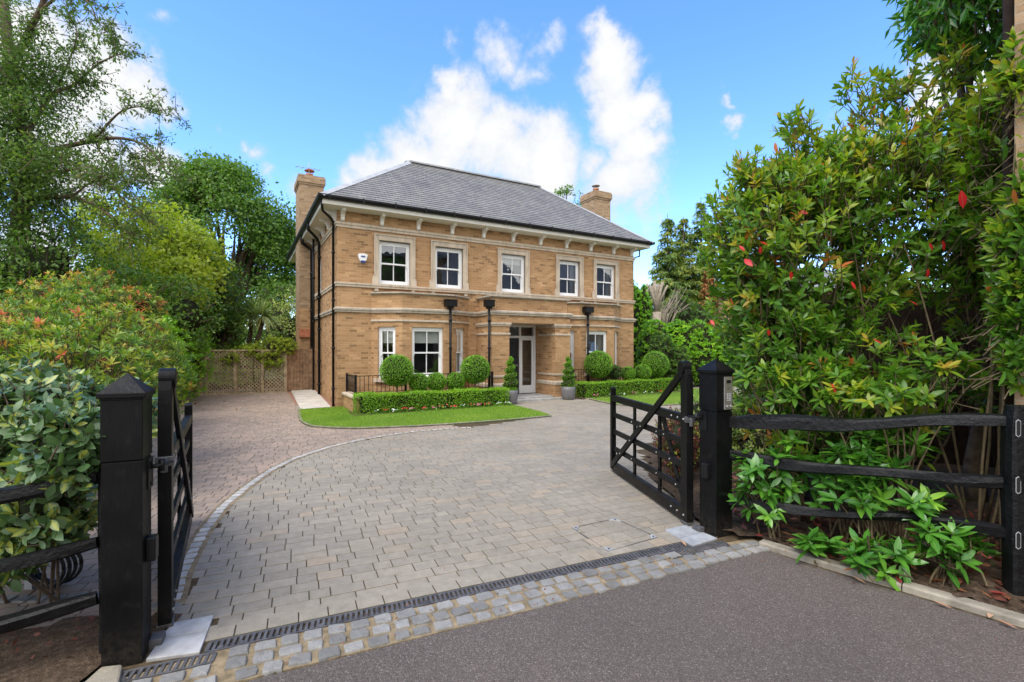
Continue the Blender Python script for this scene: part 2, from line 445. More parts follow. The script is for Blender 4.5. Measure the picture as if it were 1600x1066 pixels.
def soil():
    t = NT('soil'); c = t.coord()
    a = t.noise(c, 26, 6, 0.7); b = t.noise(c, 90, 4, 0.7); g = t.noise(c, 3, 4)
    col = t.ramp(a, [(0.25, (0.05, 0.033, 0.022)), (0.5, (0.11, 0.075, 0.050)), (0.72, (0.20, 0.145, 0.10)), (0.85, (0.32, 0.25, 0.18))])
    col = t.mix(0.6, col, t.ramp(b, [(0.3, (0.5, 0.5, 0.5)), (0.7, (1.5, 1.5, 1.5))]), 'MULTIPLY')
    return t.fin(col, 0.95, t.bump(t.math('ADD', a, b), 0.9, 0.03), 0.15)
M['soil'] = soil()

def ground_mat():
    t = NT('ground_cover'); c = t.coord()
    a = t.noise(c, 0.35, 5); b = t.noise(c, 20, 5, 0.7)
    col = t.ramp(a, [(0.35, (0.05, 0.085, 0.022)), (0.6, (0.09, 0.11, 0.035)), (0.75, (0.10, 0.075, 0.045))])
    col = t.mix(0.6, col, t.ramp(b, [(0.3, (0.5, 0.5, 0.5)), (0.7, (1.5, 1.5, 1.5))]), 'MULTIPLY')
    return t.fin(col, 0.95, t.bump(b, 0.6, 0.03), 0.15)
M['ground'] = ground_mat()

def lawn_mat():
    t = NT('lawn_turf'); c = t.coord()
    a = t.noise(c, 1.2, 5); b = t.noise(c, 60, 5, 0.75)
    col = t.ramp(a, [(0.3, (0.11, 0.185, 0.03)), (0.55, (0.16, 0.235, 0.04)), (0.75, (0.215, 0.275, 0.06))])
    col = t.mix(0.6, col, t.ramp(b, [(0.3, (0.5, 0.5, 0.5)), (0.7, (1.5, 1.5, 1.4))]), 'MULTIPLY')
    return t.fin(col, 0.9, t.bump(b, 0.7, 0.02), 0.15)
M['lawn'] = lawn_mat()
M['gravel_red'] = mat_plain('red_gravel', (0.30, 0.165, 0.115), 0.95, 0.7, 45, 0.9, 60, 0.2)
# ------------------------------------------------------------------ HOUSE (local frame: x along the front, y into the house)
HO = (-4.7, 13.0); HR = math.atan2(0.490, 0.8716); HW = 10.65; HD = 9.0
EU = (math.cos(HR), math.sin(HR)); EV = (-EU[1], EU[0])
def hw(u, v): return (HO[0] + EU[0] * u + EV[0] * v, HO[1] + EU[1] * u + EV[1] * v)
house = thing('house', 'yellow brick two storey house with grey slate hipped roof, portico and five upper sash windows', 'house', (HO[0], HO[1], 0), HR)

def panel(mb, p0, p1, z0, z1, holes, th=0.28):
    """vertical brick panel from p0 to p1 (u,v) with rectangular holes (s0,s1,z0,z1), outward on the right of travel"""
    a, b = Vector(p0), Vector(p1); d = (b - a); L = d.length; d.normalize(); out = Vector((d.y, -d.x))
    S = sorted({0, L, *[h[0] for h in holes], *[h[1] for h in holes]})
    Z = sorted({z0, z1, *[h[2] for h in holes], *[h[3] for h in holes]})
    P = lambda s, dep, z: (a.x + d.x * s - out.x * dep, a.y + d.y * s - out.y * dep, z)
    inh = lambda s, z: any(h[0] < s < h[1] and h[2] < z < h[3] for h in holes)
    for i in range(len(S) - 1):
        for j in range(len(Z) - 1):
            if not inh((S[i] + S[i + 1]) / 2, (Z[j] + Z[j + 1]) / 2):
                mb.quad(P(S[i], 0, Z[j]), P(S[i + 1], 0, Z[j]), P(S[i + 1], 0, Z[j + 1]), P(S[i], 0, Z[j + 1]))
    for s0, s1, a0, a1 in holes:
        mb.quad(P(s0, 0, a0), P(s0, 0, a1), P(s0, th, a1), P(s0, th, a0))
        mb.quad(P(s1, 0, a0), P(s1, th, a0), P(s1, th, a1), P(s1, 0, a1))
        mb.quad(P(s0, 0, a1), P(s1, 0, a1), P(s1, th, a1), P(s0, th, a1))
        mb.quad(P(s0, 0, a0), P(s0, th, a0), P(s1, th, a0), P(s1, 0, a0))

def plane_M(p0, p1):
    a, b = Vector(p0), Vector(p1); d = (b - a).normalized()
    return Matrix(((d.x, -d.y, 0, a.x), (d.y, d.x, 0, a.y), (0, 0, 1, 0), (0, 0, 0, 1)))  # local x along, local y inward

room = MB()
def window(p0, p1, s0, s1, z0, z1, rec=0.07, split=True, surround=False, sill=False, blind=0.0, curtain=False, ornament=False):
    Mx = plane_M(p0, p1)
    f = MB(); y0, y1 = rec, rec + 0.10; w = 0.055
    B = lambda mb, *a: mb.box(*a, M=Mx)
    B(f, s0, s0 + w, y0, y1, z0, z1); B(f, s1 - w, s1, y0, y1, z0, z1)
    B(f, s0 + w, s1 - w, y0, y1, z1 - 0.075, z1); B(f, s0 + w, s1 - w, y0 - .012, y1, z0, z0 + 0.055)
    a0, a1 = s0 + w, s1 - w; zm = (z0 + z1) / 2 - 0.01; r = 0.042
    # upper sash (outer) and lower sash (inner)
    for (b0, b1, yo) in ((zm - .02, z1 - .075, y0 + 0.012), (z0 + .055, zm + .02, y0 + 0.05)):
        yi = yo + 0.035
        B(f, a0, a0 + r, yo, yi, b0, b1); B(f, a1 - r, a1, yo, yi, b0, b1)
        B(f, a0 + r, a1 - r, yo, yi, b1 - r, b1); B(f, a0 + r, a1 - r, yo, yi, b0, b0 + (r if b0 > z0 + .1 else 0.075))
        if split: B(f, (a0 + a1) / 2 - .012, (a0 + a1) / 2 + .012, yo + .002, yi - .002, b0 + r, b1 - r)
    for sx in (a0, a1 - r):   # sash horns
        B(f, sx, sx + r, y0 + .013, y0 + .046, zm - .075, zm - .02)
    if ornament:
        pass
    win = f.build('window', M['white'], house)
    g = MB(); y = y0 + 0.03
    g.quad(*[tuple(Mx @ Vector(q)) for q in ((a0 + r, y, zm), (a1 - r, y, zm), (a1 - r, y, z1 - .115), (a0 + r, y, z1 - .115))])
    y = y0 + 0.068
    g.quad(*[tuple(Mx @ Vector(q)) for q in ((a0 + r, y, z0 + .12), (a1 - r, y, z0 + .12), (a1 - r, y, zm), (a0 + r, y, zm))])
    g.build('pane', M['glass'], win)
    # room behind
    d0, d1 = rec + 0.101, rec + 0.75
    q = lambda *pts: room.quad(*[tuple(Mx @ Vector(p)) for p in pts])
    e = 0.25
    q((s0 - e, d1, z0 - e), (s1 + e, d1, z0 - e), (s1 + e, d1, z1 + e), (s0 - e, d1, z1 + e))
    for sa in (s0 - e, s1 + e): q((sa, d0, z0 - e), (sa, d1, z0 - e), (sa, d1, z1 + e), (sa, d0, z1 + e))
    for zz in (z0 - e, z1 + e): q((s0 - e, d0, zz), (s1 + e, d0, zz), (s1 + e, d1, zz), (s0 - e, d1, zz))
    if blind:
        b = MB(); b.box(a0 + .02, a1 - .02, y1 + .03, y1 + .036, z1 - .09 - blind, z1 - .09, M=Mx); b.build('blind', M['blind'], win)
    if curtain:
        b = MB()
        for k in range(5):
            x = a1 - .03 - .035 * k; b.box(x - .033, x, y1 + .05 + .012 * (k % 2), y1 + .07 + .012 * (k % 2), z0 + .05, z1 - .06, M=Mx)
        b.build('curtain', M['curtain'], win)
    if surround:
        s = MB(); o = 0.13; pr = -0.045
        zt = z1 + 0.15; zb = 3.39
        xl, xr = s0 - o, s1 + o
        # moulded jambs flaring at the foot
        for sg, xo, xi in ((-1, xl, s0), (1, xr, s1)):
            poly = [(xi, zb), (xo + sg * .055, zb), (xo + sg * .055, zb + .13), (xo + sg * .045, zb + .19), (xo, zb + .25), (xo, zt), (xi, zt)]
            if sg > 0: poly = poly[::-1]
            s.prism(poly, pr, 0.095, Mx)
        s.box(s0, s1, pr, .095, z1, zt, M=Mx)
        # raised outer bead
        s.box(xl - .012, xl + .022, pr - .022, pr, zb + .25, zt + .022, M=Mx); s.box(xr - .022, xr + .012, pr - .022, pr, zb + .25, zt + .022, M=Mx)
        s.box(xl + .022, xr - .022, pr - .022, pr, zt - .012, zt + .022, M=Mx)
        s.box(s0 - .012, s1 + .012, pr - .012, pr, z1 + .01, z1 + .035, M=Mx)
        s.build('window_surround', M['stone'], win)
        sl = MB(); sl.box(xl - .075, xr + .075, -.10, .02, 3.27, 3.39, M=Mx); sl.box(xl - .085, xr + .085, -.118, -.10, 3.33, 3.385, M=Mx)
        for bx in (xl + .05, xr - .05): sl.box(bx - .05, bx + .05, -.075, .0, 3.19, 3.27, M=Mx)
        sl.build('sill', M['stone'], win)
    elif sill:
        sl = MB(); sl.box(s0 - .09, s1 + .09, -.09, .10, z0 - .10, z0 - .002, M=Mx); sl.build('sill', M['stone'], win)
    return win

# main wall
UPW = [(0.98, 2.135), (2.637, 3.79), (4.865, 6.01), (7.105, 8.24), (8.725, 9.87)]
front_holes = [(a + .13, b - .13, 3.39, 4.62) for a, b in UPW]
side_holes = [(HD - 3.75, HD - 3.0, 3.42, 4.55)]
porch_hole = (4.30, 6.37, 0.10, 2.36)
w = MB()
bayL = [(0.90, 0), (1.62, -.5), (3.12, -.5), (3.84, 0)]
bayR = [(7.02, 0), (7.74, -.5), (9.24, -.5), (9.96, 0)]
for (a, b, z0, z1, hs) in ((0, HW, 3.05, 5.62, front_holes), (0, .9, -.1, 3.05, []), (3.84, 4.14, -.1, 3.05, []), (4.14, 6.96, -.1, 3.05, [(porch_hole[0] - 4.14, porch_hole[1] - 4.14, porch_hole[2], porch_hole[3])]), (6.96, 7.02, -.1, 3.05, []), (9.96, HW, -.1, 3.05, [])):
    panel(w, (a, 0), (b, 0), z0, z1, [(h[0] - a if a == 0 else h[0], h[1] - a if a == 0 else h[1], h[2], h[3]) for h in hs], 0.28)
panel(w, (0, HD), (0, 0), -.1, 5.62, side_holes, .28)
panel(w, (HW, 0), (HW, HD), -.1, 5.62, [])
panel(w, (HW, HD), (0, HD), -.1, 5.62, [])
w.build('wall', M['brick'], house, recalc=False)

# bay windows
ZB0, ZB1 = .76, 2.19
for bay, blind in ((bayL, .36), (bayR, 0)):
    b = MB()
    segs = list(zip(bay[:-1], bay[1:]))
    for k, (p, q) in enumerate(segs):
        L = (Vector(q) - Vector(p)).length
        ww = .93 if k == 1 else .50
        panel(b, p, q, -.1, 3.10, [(L / 2 - ww / 2, L / 2 + ww / 2, ZB0, ZB1)], .2)
    b.quad(*[(u, v, 3.10) for u, v in bay])
    b.build('bay', M['brick'], house, recalc=False)
    for k, (p, q) in enumerate(segs):
        L = (Vector(q) - Vector(p)).length
        ww = .93 if k == 1 else .50
        window(p, q, L / 2 - ww / 2, L / 2 + ww / 2, ZB0, ZB1, sill=True, blind=blind if k != 2 else blind, curtain=(blind == 0 and k == 1))
    c = MB(); c.sweep(bay, [(-.12, 3.09), (.035, 3.09), (.035, 3.115), (.085, 3.115), (.085, 3.155), (-.12, 3.175)]); c.build('coping', M['stone_grey'], house)
    c = MB(); c.sweep([(bay[0][0] + .0, bay[0][1]), *bay[1:3], bay[3]], [(-.05, 2.34), (.035, 2.34), (.035, 2.395), (-.05, 2.40)]); c.build('string_course', M['stone'], house)
for k, (a, b) in enumerate(UPW):
    window((0, 0), (HW, 0), a + .13, b - .13, 3.39, 4.62, surround=True, curtain=(k in (3, 4)), blind=.2 if k == 2 else 0)
window((0, HD), (0, 0), HD - 3.75, HD - 3.0, 3.42, 4.55, sill=True)

# portico
PV = -1.02
pch = MB()
cols = ((4.13, 4.73), (6.39, 6.96))
pch.box(4.13, 6.96, PV, -.001, 2.36, 2.60)
pch.box(4.20, 6.89, PV + .07, -.001, 2.60, 3.09)
portico = pch.build('portico', M['brick'], house)
for a, b in cols:
    cm_ = MB(); cm_.box(a, b, PV, -.001, -.1, 2.3595); column = cm_.build('column', M['brick'], portico)
    ring = [(a, 0.0), (a, PV), (b, PV), (b, 0.0)]
    for prof in ([(-.02, 2.25), (.025, 2.25), (.025, 2.30), (.05, 2.30), (.05, 2.356), (-.02, 2.356)],
                 [(-.02, 2.0), (.025, 2.0), (.025, 2.05), (-.02, 2.06)],
                 [(-.02, .735), (.025, .735), (.025, .79), (-.02, .80)],
                 [(-.02, .44), (.065, .44), (.065, .52), (.035, .56), (-.02, .565)]):
        tr = MB(); tr.sweep(ring, prof); tr.build('column_band', M['stone'], portico)
for a, b in cols:
    pl = MB(); pl.sweep([(a, 0.0), (a, PV), (b, PV), (b, 0.0)], [(-.02, -.1), (.045, -.1), (.045, .44), (-.02, .44)]); pl.build('plinth', M['brick'], portico)
cp = MB(); cp.sweep([(4.20, 0), (4.20, PV + .07), (6.89, PV + .07), (6.89, 0)], [(-.15, 3.09), (.035, 3.09), (.035, 3.12), (.09, 3.12), (.09, 3.165), (-.15, 3.185)])
cp.build('coping', M['stone_grey'], portico)
rf = MB(); rf.box(4.3, 6.8, PV + .15, -.002, 3.1, 3.13); rf.build('flat_roof', M['lead'], portico)
cl = MB(); cl.box(4.74, 6.38, PV + .1, -.005, 2.345, 2.3595); cl.build('ceiling', M['stone'], portico)
st = MB(); st.box(3.95, 7.0, -1.25, .2, -.05, .055); st.box(4.74, 6.38, -.98, .3, .055, .10)
for k in range(4): pass
tag(st.build('porch_step', M['slab'], house, .008))

# door with sidelights and fanlights
DY = .12
dr = MB()
fw = .07
xs = [4.30, 4.84, 5.74, 6.30]
for x in (4.30, 4.83, 5.735, 6.295): dr.box(x, x + fw, DY, DY + .12, .10, 2.36)
dr.box(4.37, 6.295, DY + .002, DY + .11, 2.29, 2.36); dr.box(4.37, 6.295, DY - .006, DY + .115, 1.93, 2.0)
fr = dr.build('door_frame', M['white'], house)
lf = MB(); lf.box(4.905, 5.73, DY + .03, DY + .085, .105, 1.925)
door = lf.build('door', M['door'], house)
pn = MB()
for x0, x1 in ((4.99, 5.28), (5.36, 5.65)):
    for z0, z1 in ((.25, .85), (1.0, 1.8)):
        pn.box(x0, x1, DY + .022, DY + .03, z0, z1)
pn.build('door_panel', M['door'], door, .006)
hn = MB(); hn.disc((5.66, DY + .02, 1.03), (0, 1, 0), .028, .02); hn.tube([(5.66, DY + .01, 1.03), (5.66, DY - .03, 1.03), (5.57, DY - .035, 1.03)], .01, 8)
hn.build('handle', M['steel'], door)
for x0, x1 in ((4.375, 4.825), (5.81, 6.29)):
    sd = MB()
    sd.box(x0, x0 + .06, DY + .03, DY + .08, .105, 1.925); sd.box(x1 - .06, x1, DY + .03, DY + .08, .105, 1.925)
    sd.box(x0 + .06, x1 - .06, DY + .03, DY + .08, 1.86, 1.925); sd.box(x0 + .06, x1 - .06, DY + .03, DY + .08, .105, .36)
    sl = sd.build('sidelight', M['white'], house); x0 += .055; x1 -= .055
    gg = MB(); gg.quad((x0, DY + .055, .36), (x1, DY + .055, .36), (x1, DY + .055, 1.86), (x0, DY + .055, 1.86)); gg.build('pane', M['glass'], sl)
g2 = MB()
for x0, x1 in ((4.37, 4.83), (4.90, 5.735), (5.805, 6.295)): g2.quad((x0, DY + .06, 2.0), (x1, DY + .06, 2.0), (x1, DY + .06, 2.29), (x0, DY + .06, 2.29))
g2.build('fanlight', M['glass'], fr)
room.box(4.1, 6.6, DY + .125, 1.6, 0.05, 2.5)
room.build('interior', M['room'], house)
lt = MB(); lt.disc((6.16 + .27, -.20, 2.12), (1, 0, 0), .05, .1)
lt.build('porch_lamp', M['cast_iron'], portico)

# string courses
def strings():
    pf = [(0, 0), bayL[0], bayL[1], bayL[2], bayL[3], (4.13, 0), (4.13, PV), (6.96, PV), (6.96, 0), bayR[0], bayR[1], bayR[2], bayR[3], (HW, 0)]
    pf = [(0, 4.6), *pf, (HW, 4)]
    s = MB(); s.sweep(pf, [(-.04, 2.58), (.05, 2.58), (.05, 2.625), (.075, 2.64), (.075, 2.685), (.03, 2.715), (-.04, 2.72)])
    s.build('string_course', M['stone_grey'], house)
    # sill band, broken at the window sills
    us = [0.0]
    for a, b in UPW: us += [a - .075, b + .075]
    us += [HW]
    for i in range(0, len(us), 2):
        m = MB()
        path = [(us[i], 0), (us[i + 1], 0)]
        if i == 0: path = [(0, 4.6)] + path
        if i == len(us) - 2: path = path + [(HW, 4)]
        m.sweep(path, [(-.04, 3.275), (.035, 3.275), (.035, 3.33), (.055, 3.34), (.055, 3.385), (-.04, 3.39)])
        m.build('string_course', M['stone'], house)
    t = MB(); t.sweep([(0, 4.6), (0, 0), (HW, 0), (HW, 4)], [(-.04, 4.87), (.03, 4.87), (.03, 4.93), (.055, 4.945), (.055, 5.00), (.02, 5.02), (-.04, 5.02)])
    t.build('string_course', M['stone'], house)
strings()

# eaves: soffit, fascia, gutter
OV = .43
rect = [(-OV, -OV), (HW + OV, -OV), (HW + OV, HD + OV), (-OV, HD + OV)]
# sweep around counter-clockwise keeps outward on the right
sf = MB(); sf.sweep(rect, [(-OV + .01, 5.31), (0, 5.33), (0, 5.46), (-OV + .01, 5.46)], closed=True); sf.build('eaves', M['cream'], house)
gt = MB()
gt.sweep(rect, [(.002, 5.45), (.05, 5.435), (.105, 5.455), (.125, 5.50), (.125, 5.545), (.105, 5.545), (.10, 5.50), (.07, 5.475), (.03, 5.475), (.002, 5.50)], closed=True)
gut = gt.build('gutter', M['black_pipe'], house)
for k in range(14):
    gb = MB()
    u = -.3 + k * .86
    gb.box(u, u + .035, -OV - .135, -OV - .002, 5.44, 5.56); gb.build('gutter_clip', M['black_pipe'], gut)
def bracket(u, v, ang):
    m = MB(); d = .30
    poly = [(0, 5.33), (-d, 5.33), (-d, 5.29), (-d + .03, 5.25), (-.19, 5.225), (-.12, 5.185), (-.085, 5.12), (-.09, 5.07), (-.06, 5.03), (0, 5.03)]
    Mx = Matrix.Translation((u, v, 0)) @ Matrix.Rotation(ang, 4, 'Z')
    R2 = Mx @ Matrix.Rotation(PI / 2, 4, 'Z')
    m.prism(poly, -.05, .05, R2)
    return m
proto = None
blist = [(.13 + k * 1.056, 0, PI) for k in range(10)] + [(10.52, 0, PI)] + [(0, .15 + k * 1.05, PI / 2) for k in range(5)]
for u, v, a in blist:
    if proto is None:
        proto = MB(); Q = Matrix.Rotation(PI / 2, 4, 'Z')
        proto.prism([(0, 5.33), (.30, 5.33), (.30, 5.29), (.27, 5.25), (.19, 5.225), (.12, 5.185), (.085, 5.12), (.09, 5.07), (.06, 5.03), (0, 5.03)], -.05, .05)
        proto = proto.build('bracket', M['cream'], house, .006); br = proto
    else:
        br = proto.copy(); COL.objects.link(br); br.parent = house
    br.location = (u, v, 0); br.rotation_euler = (0, 0, -PI / 2 if v == 0 and u > 0 else PI)

# roof with real slate courses
def slope(mb, e0, e1, t0, t1, n):
    e0, e1, t0, t1 = map(Vector, (e0, e1, t0, t1))
    nrm = (e1 - e0).cross(t0 - e0).normalized()
    for k in range(n):
        a, b = k / n, (k + 1) / n + .10 / n
        p0, p1 = e0.lerp(t0, a), e1.lerp(t1, a); q0, q1 = e0.lerp(t0, min(b, 1)), e1.lerp(t1, min(b, 1))
        up = nrm * .016
        mb.quad(p0 + up, p1 + up, q1, q0)
        mb.quad(p0, p1, p1 + up, p0 + up)
ZR0, ZR1 = 5.53, 7.90
E0, E1, E2, E3 = (-.50, -.50, ZR0), (HW + .5, -.5, ZR0), (HW + .5, HD + .5, ZR0), (-.5, HD + .5, ZR0)
T0, T1, T2, T3 = (2.70, 2.35, ZR1), (7.95, 2.35, ZR1), (7.95, HD - 2.35, ZR1), (2.70, HD - 2.35, ZR1)
r = MB(); NC = 25
slope(r, E0, E1, T0, T1, NC); slope(r, E1, E2, T1, T2, NC); slope(r, E2, E3, T2, T3, NC); slope(r, E3, E0, T3, T0, NC)
r.quad(T0, T1, T2, T3)
r.quad(E0, E3, E2, E1)
roof = r.build('roof', M['slate'], house, recalc=False)
h = MB()
for a, b in ((E0, T0), (E1, T1), (E2, T2), (E3, T3)):
    a, b = Vector(a), Vector(b)
    d = (b - a); side = Vector((d.y, -d.x, 0)).normalized() * .13
    up = Vector((0, 0, .035)); lo = Vector((0, 0, -.05))
    h.quad(a + side + lo, b + side + lo, b + up, a + up); h.quad(a - side + lo, a + up, b + up, b - side + lo)
for a, b in ((T0, T1), (T1, T2), (T2, T3), (T3, T0)):
    h.bar(Vector(a) + Vector((0, 0, .02)), Vector(b) + Vector((0, 0, .02)), .2, .05)
h.build('hip_capping', M['lead'], roof)

# chimneys
def chimney(x0, x1, y0, y1, zt, ztop_from, cowl):
    m = MB()
    m.box(x0, x1, y0, y1, ztop_from, zt - .34)
    m.box(x0 - .025, x1 + .025, y0 - .025, y1 + .025, zt - .34, zt - .27)
    m.box(x0 - .055, x1 + .055, y0 - .055, y1 + .055, zt - .27, zt - .06)
    m.box(x0 - .03, x1 + .03, y0 - .03, y1 + .03, zt - .06, zt)
    c = m.build('chimney', M['brick_old'], house)
    cx, cy = (x0 + x1) / 2, (y0 + y1) / 2
    p = MB(); p.lathe([(.13, zt - .02), (.12, zt + .02), (.105, zt + .18), (.13, zt + .19), (.13, zt + .24), (.10, zt + .24)], 16, (cx, cy, 0))
    p.build('chimney_pot', M['terracotta'], c)
    k = MB()
    for a in range(4):
        an = a * PI / 2 + .4
        k.tube([(cx + .1 * math.cos(an), cy + .1 * math.sin(an), zt + .2), (cx + .12 * math.cos(an), cy + .12 * math.sin(an), zt + .36)], .008, 6)
    k.lathe([(.17, zt + .35), (.18, zt + .365), (.10, zt + .41), (.02, zt + .43)], 16, (cx, cy, 0))
    k.build('cowl', M['lead' if cowl else 'terracotta'], c)
    return c
c1 = chimney(-.47, .34, 4.8, 6.05, 7.72, 3.0, False)
bst = MB(); bst.box(-.47, -.002, 4.8, 6.05, -.1, 2.999); bst.build('chimney_breast', M['brick'], house)
tl = MB()
for k in range(4): tl.box(-.475, -.003, 4.70 + k * .02, 4.80, 1.98 + k * .07, 1.98 + k * .07 + .075)
tl.build('tile_offset', M['terracotta'], house)
ae = MB()
ae.tube([(-.1, 5.3, 7.7), (-.1, 5.3, 8.35)], .012, 6); ae.tube([(-.55, 5.2, 8.1), (.3, 5.45, 8.18)], .009, 6)
for k in range(5):
    t = k / 4; x, y = -.5 + .75 * t, 5.22 + .22 * t
    ae.tube([(x - .04, y + .15, 8.1 + .07 * t), (x + .04, y - .15, 8.1 + .07 * t)], .006, 5)
ae.build('aerial', M['lead'], c1)
chimney(10.6, 11.42, 2.2, 3.12, 8.18, 5.0, True)

# rain pipes on the side wall and hoppers on the front
def pipe(pts, r=.038, hopper=None, clips=()):
    p = MB(); p.tube(pts, r, 10)
    for z in clips: p.lathe([(r + .014, z - .03), (r + .014, z + .03)], 10, (pts[-1][0], pts[-1][1], 0))
    o = p.build('downpipe', M['black_pipe'], house)
    if hopper:
        x, y, z, w_ = hopper
        hb = MB(); hb.box(x - w_ / 2, x + w_ / 2, y - .12, y + .10, z, z + .19); hb.box(x - w_ / 2 - .012, x + w_ / 2 + .012, y - .132, y + .10, z + .165, z + .20)
        hb.box(x - .07, x + .07, y - .07, y + .07, z - .06, z)
        hb.build('hopper', M['black_pipe'], o)
    return o
pipe([(-.43, -.30, 5.45), (-.43, -.30, 5.3), (-.40, -.2, 5.2), (-.12, .12, 5.08), (-.075, .18, 5.0), (-.075, .18, .0)], .034, None, (4.2, 2.9, 1.6, .5))
pipe([(-.45, 2.3, 5.45), (-.45, 2.4, 5.25), (-.15, 2.7, 5.05), (-.085, 2.8, 4.9), (-.085, 2.8, .12)], .045, None, (4.5, 3.2, 2.2, 1.2, .45))
pipe([(-.45, 4.35, 5.45), (-.40, 4.40, 5.2), (-.10, 4.45, 5.0), (-.10, 4.45, .15)], .06, None, (4.2, 2.9, 1.6))
pipe([(-.10, 4.05, 5.9), (-.10, 4.05, .15)], .035, None, (4.0, 2.5))
bo = -.5 - .09
pipe([(3.02, bo, 2.80), (3.02, bo, .05)], .036, (3.02, bo, 2.80, .34), (2.4, 1.6, .8))
pipe([(4.04, PV - .05 + .02, 2.80), (4.04, PV - .03, .05)], .036, (4.04, PV - .02, 2.80, .26), (2.4, 1.6, .8))
pipe([(8.02, bo, 2.80), (8.02, bo, .05)], .036, (8.02, bo, 2.80, .34), (2.4, 1.6, .8))
# front-right eaves pipe stub
pipe([(HW + .35, .05, 5.42), (HW + .35, .05, 5.1), (HW + .06, .3, 5.0), (HW + .06, .3, .05)], .03)

# alarm box
ab = MB(); Mx = plane_M((0, 0), (HW, 0))
sh = lambda k: [(.66 + x * k * .85, 4.06 + z * k * .9) for x, z in ((-.15, .10), (-.13, .135), (0, .15), (.13, .135), (.15, .10), (.12, -.02), (.06, -.125), (-.06, -.125), (-.12, -.02))]
ab.prism(sh(1.0), -.085, -.002, Mx)
alarm = ab.build('alarm_box', M['white'], house, .012)
a2 = MB(); a2.prism([(.585, 3.965), (.60, 3.935), (.72, 3.935), (.735, 3.965), (.715, 4.0), (.605, 4.0)], -.093, -.086, Mx)
a2.prism([(.60, 4.085), (.61, 4.125), (.65, 4.135), (.67, 4.12), (.70, 4.138), (.72, 4.12), (.715, 4.08), (.69, 4.10), (.66, 4.075), (.64, 4.10)], -.093, -.086, Mx)
a2.build('alarm_emblem', M['blue'], alarm)

# ------------------------------------------------------------------ low walls and railings round the light wells
def lightwell(name_label, pts, ret_from, wallz, rail_label):
    wl = MB()
    root = thing('low_wall', name_label, 'low wall', (HO[0], HO[1], 0), HR)
    wl.sweep(pts, [(-.09, -.1), (.09, -.1), (.09, wallz - .06), (-.09, wallz - .06)]); wl.build('brickwork', M['brick'], root)
    cp = MB(); cp.sweep(pts, [(-.13, wallz - .06), (.13, wallz - .06), (.13, wallz - .012), (.11, wallz), (-.11, wallz), (-.13, wallz - .012)]); cp.build('coping', M['stone'], root)
    rr = thing('railing', rail_label, 'railing', (HO[0], HO[1], 0), HR)
    bar = MB(); pst = []
    z0, z1 = wallz, wallz + .47
    for a, b in zip(pts[:-1], pts[1:]):
        a, b = Vector(a), Vector(b); L = (b - a).length; n = max(2, round(L / .105))
        bar.bar((*a, z1), (*b, z1), .045, .018); bar.bar((*a, z0 + .06), (*b, z0 + .06), .03, .014)
        for k in range(1, n):
            p = a.lerp(b, k / n); bar.tube([(p.x, p.y, z0 + .06), (p.x, p.y, z1 - .01)], .0075, 6)
        m = max(1, round(L / 1.45))
        for k in range(m + 1): pst.append(a.lerp(b, k / m))
    bar.build('bars', M['black_metal'], rr)
    seen = []
    for p in pst:
        if any((p - q).length < .05 for q in seen): continue
        seen.append(p)
        pm = MB(); pm.box(p.x - .026, p.x + .026, p.y - .026, p.y + .026, z0, z1 + .03); pm.build('post', M['black_metal'], rr)
lightwell('low brick wall with pale stone coping behind the left box hedge', [(.22, -.15), (.22, -1.28), (4.02, -1.28)], 0, .43,
          'black iron railing on the low wall behind the left box hedge')
lightwell('low brick wall with stone coping behind the right box hedge', [(7.1, -1.0), (10.9, -1.0), (10.9, -.1)], 0, .43,
          'black iron railing on the low wall behind the right box hedge')
# ------------------------------------------------------------------ GROUND, PAVING, ROAD
EG = (0.914, 0.405); NG = (-0.405, 0.914)     # along / across the gate line
def sn(s, n): return (EG[0] * s + NG[0] * n, EG[1] * s + NG[1] * n)
def to_sn(x, y): return (EG[0] * x + EG[1] * y, NG[0] * x + NG[1] * y)

def inside(poly, x, y):
    r = False; n = len(poly); j = n - 1
    for i in range(n):
        xi, yi = poly[i]; xj, yj = poly[j]
        if (yi > y) != (yj > y) and x < (xj - xi) * (y - yi) / (yj - yi) + xi: r = not r
        j = i
    return r

def sheet(name, poly, z, mat, kind='structure', thick=0.05):
    m = MB(); m.slab(poly, z - thick, z)
    return tag(m.build(name, mat), kind=kind)

# far ground
g = MB(); g.quad((-220, -120, -.09), (220, -120, -.09), (220, 260, -.09), (-220, 260, -.09))
tag(g.build('ground', M['ground']), kind='structure')

# road (tarmac) in front of the gate
kerb_line = [(1.99, 3.90), (2.31, 3.49), (2.6, 3.17), (2.94, 2.77), (3.6, 1.95), (4.6, .5), (6, -2)]
cob_out = [sn(-1.2, 2.64), sn(.0, 2.645), sn(1.2, 2.66), sn(2.4, 2.70), sn(3.3, 2.76)]
road_poly = [(-14, -4.6), (-3.05, 1.45), sn(-2.0, 2.62), *cob_out, (1.99, 3.88), *[(x - .03, y - .02) for x, y in kerb_line[1:]], (20, -8), (20, -30), (-40, -30), (-40, -12)]
sheet('road', road_poly, -.004, M['tarmac'])

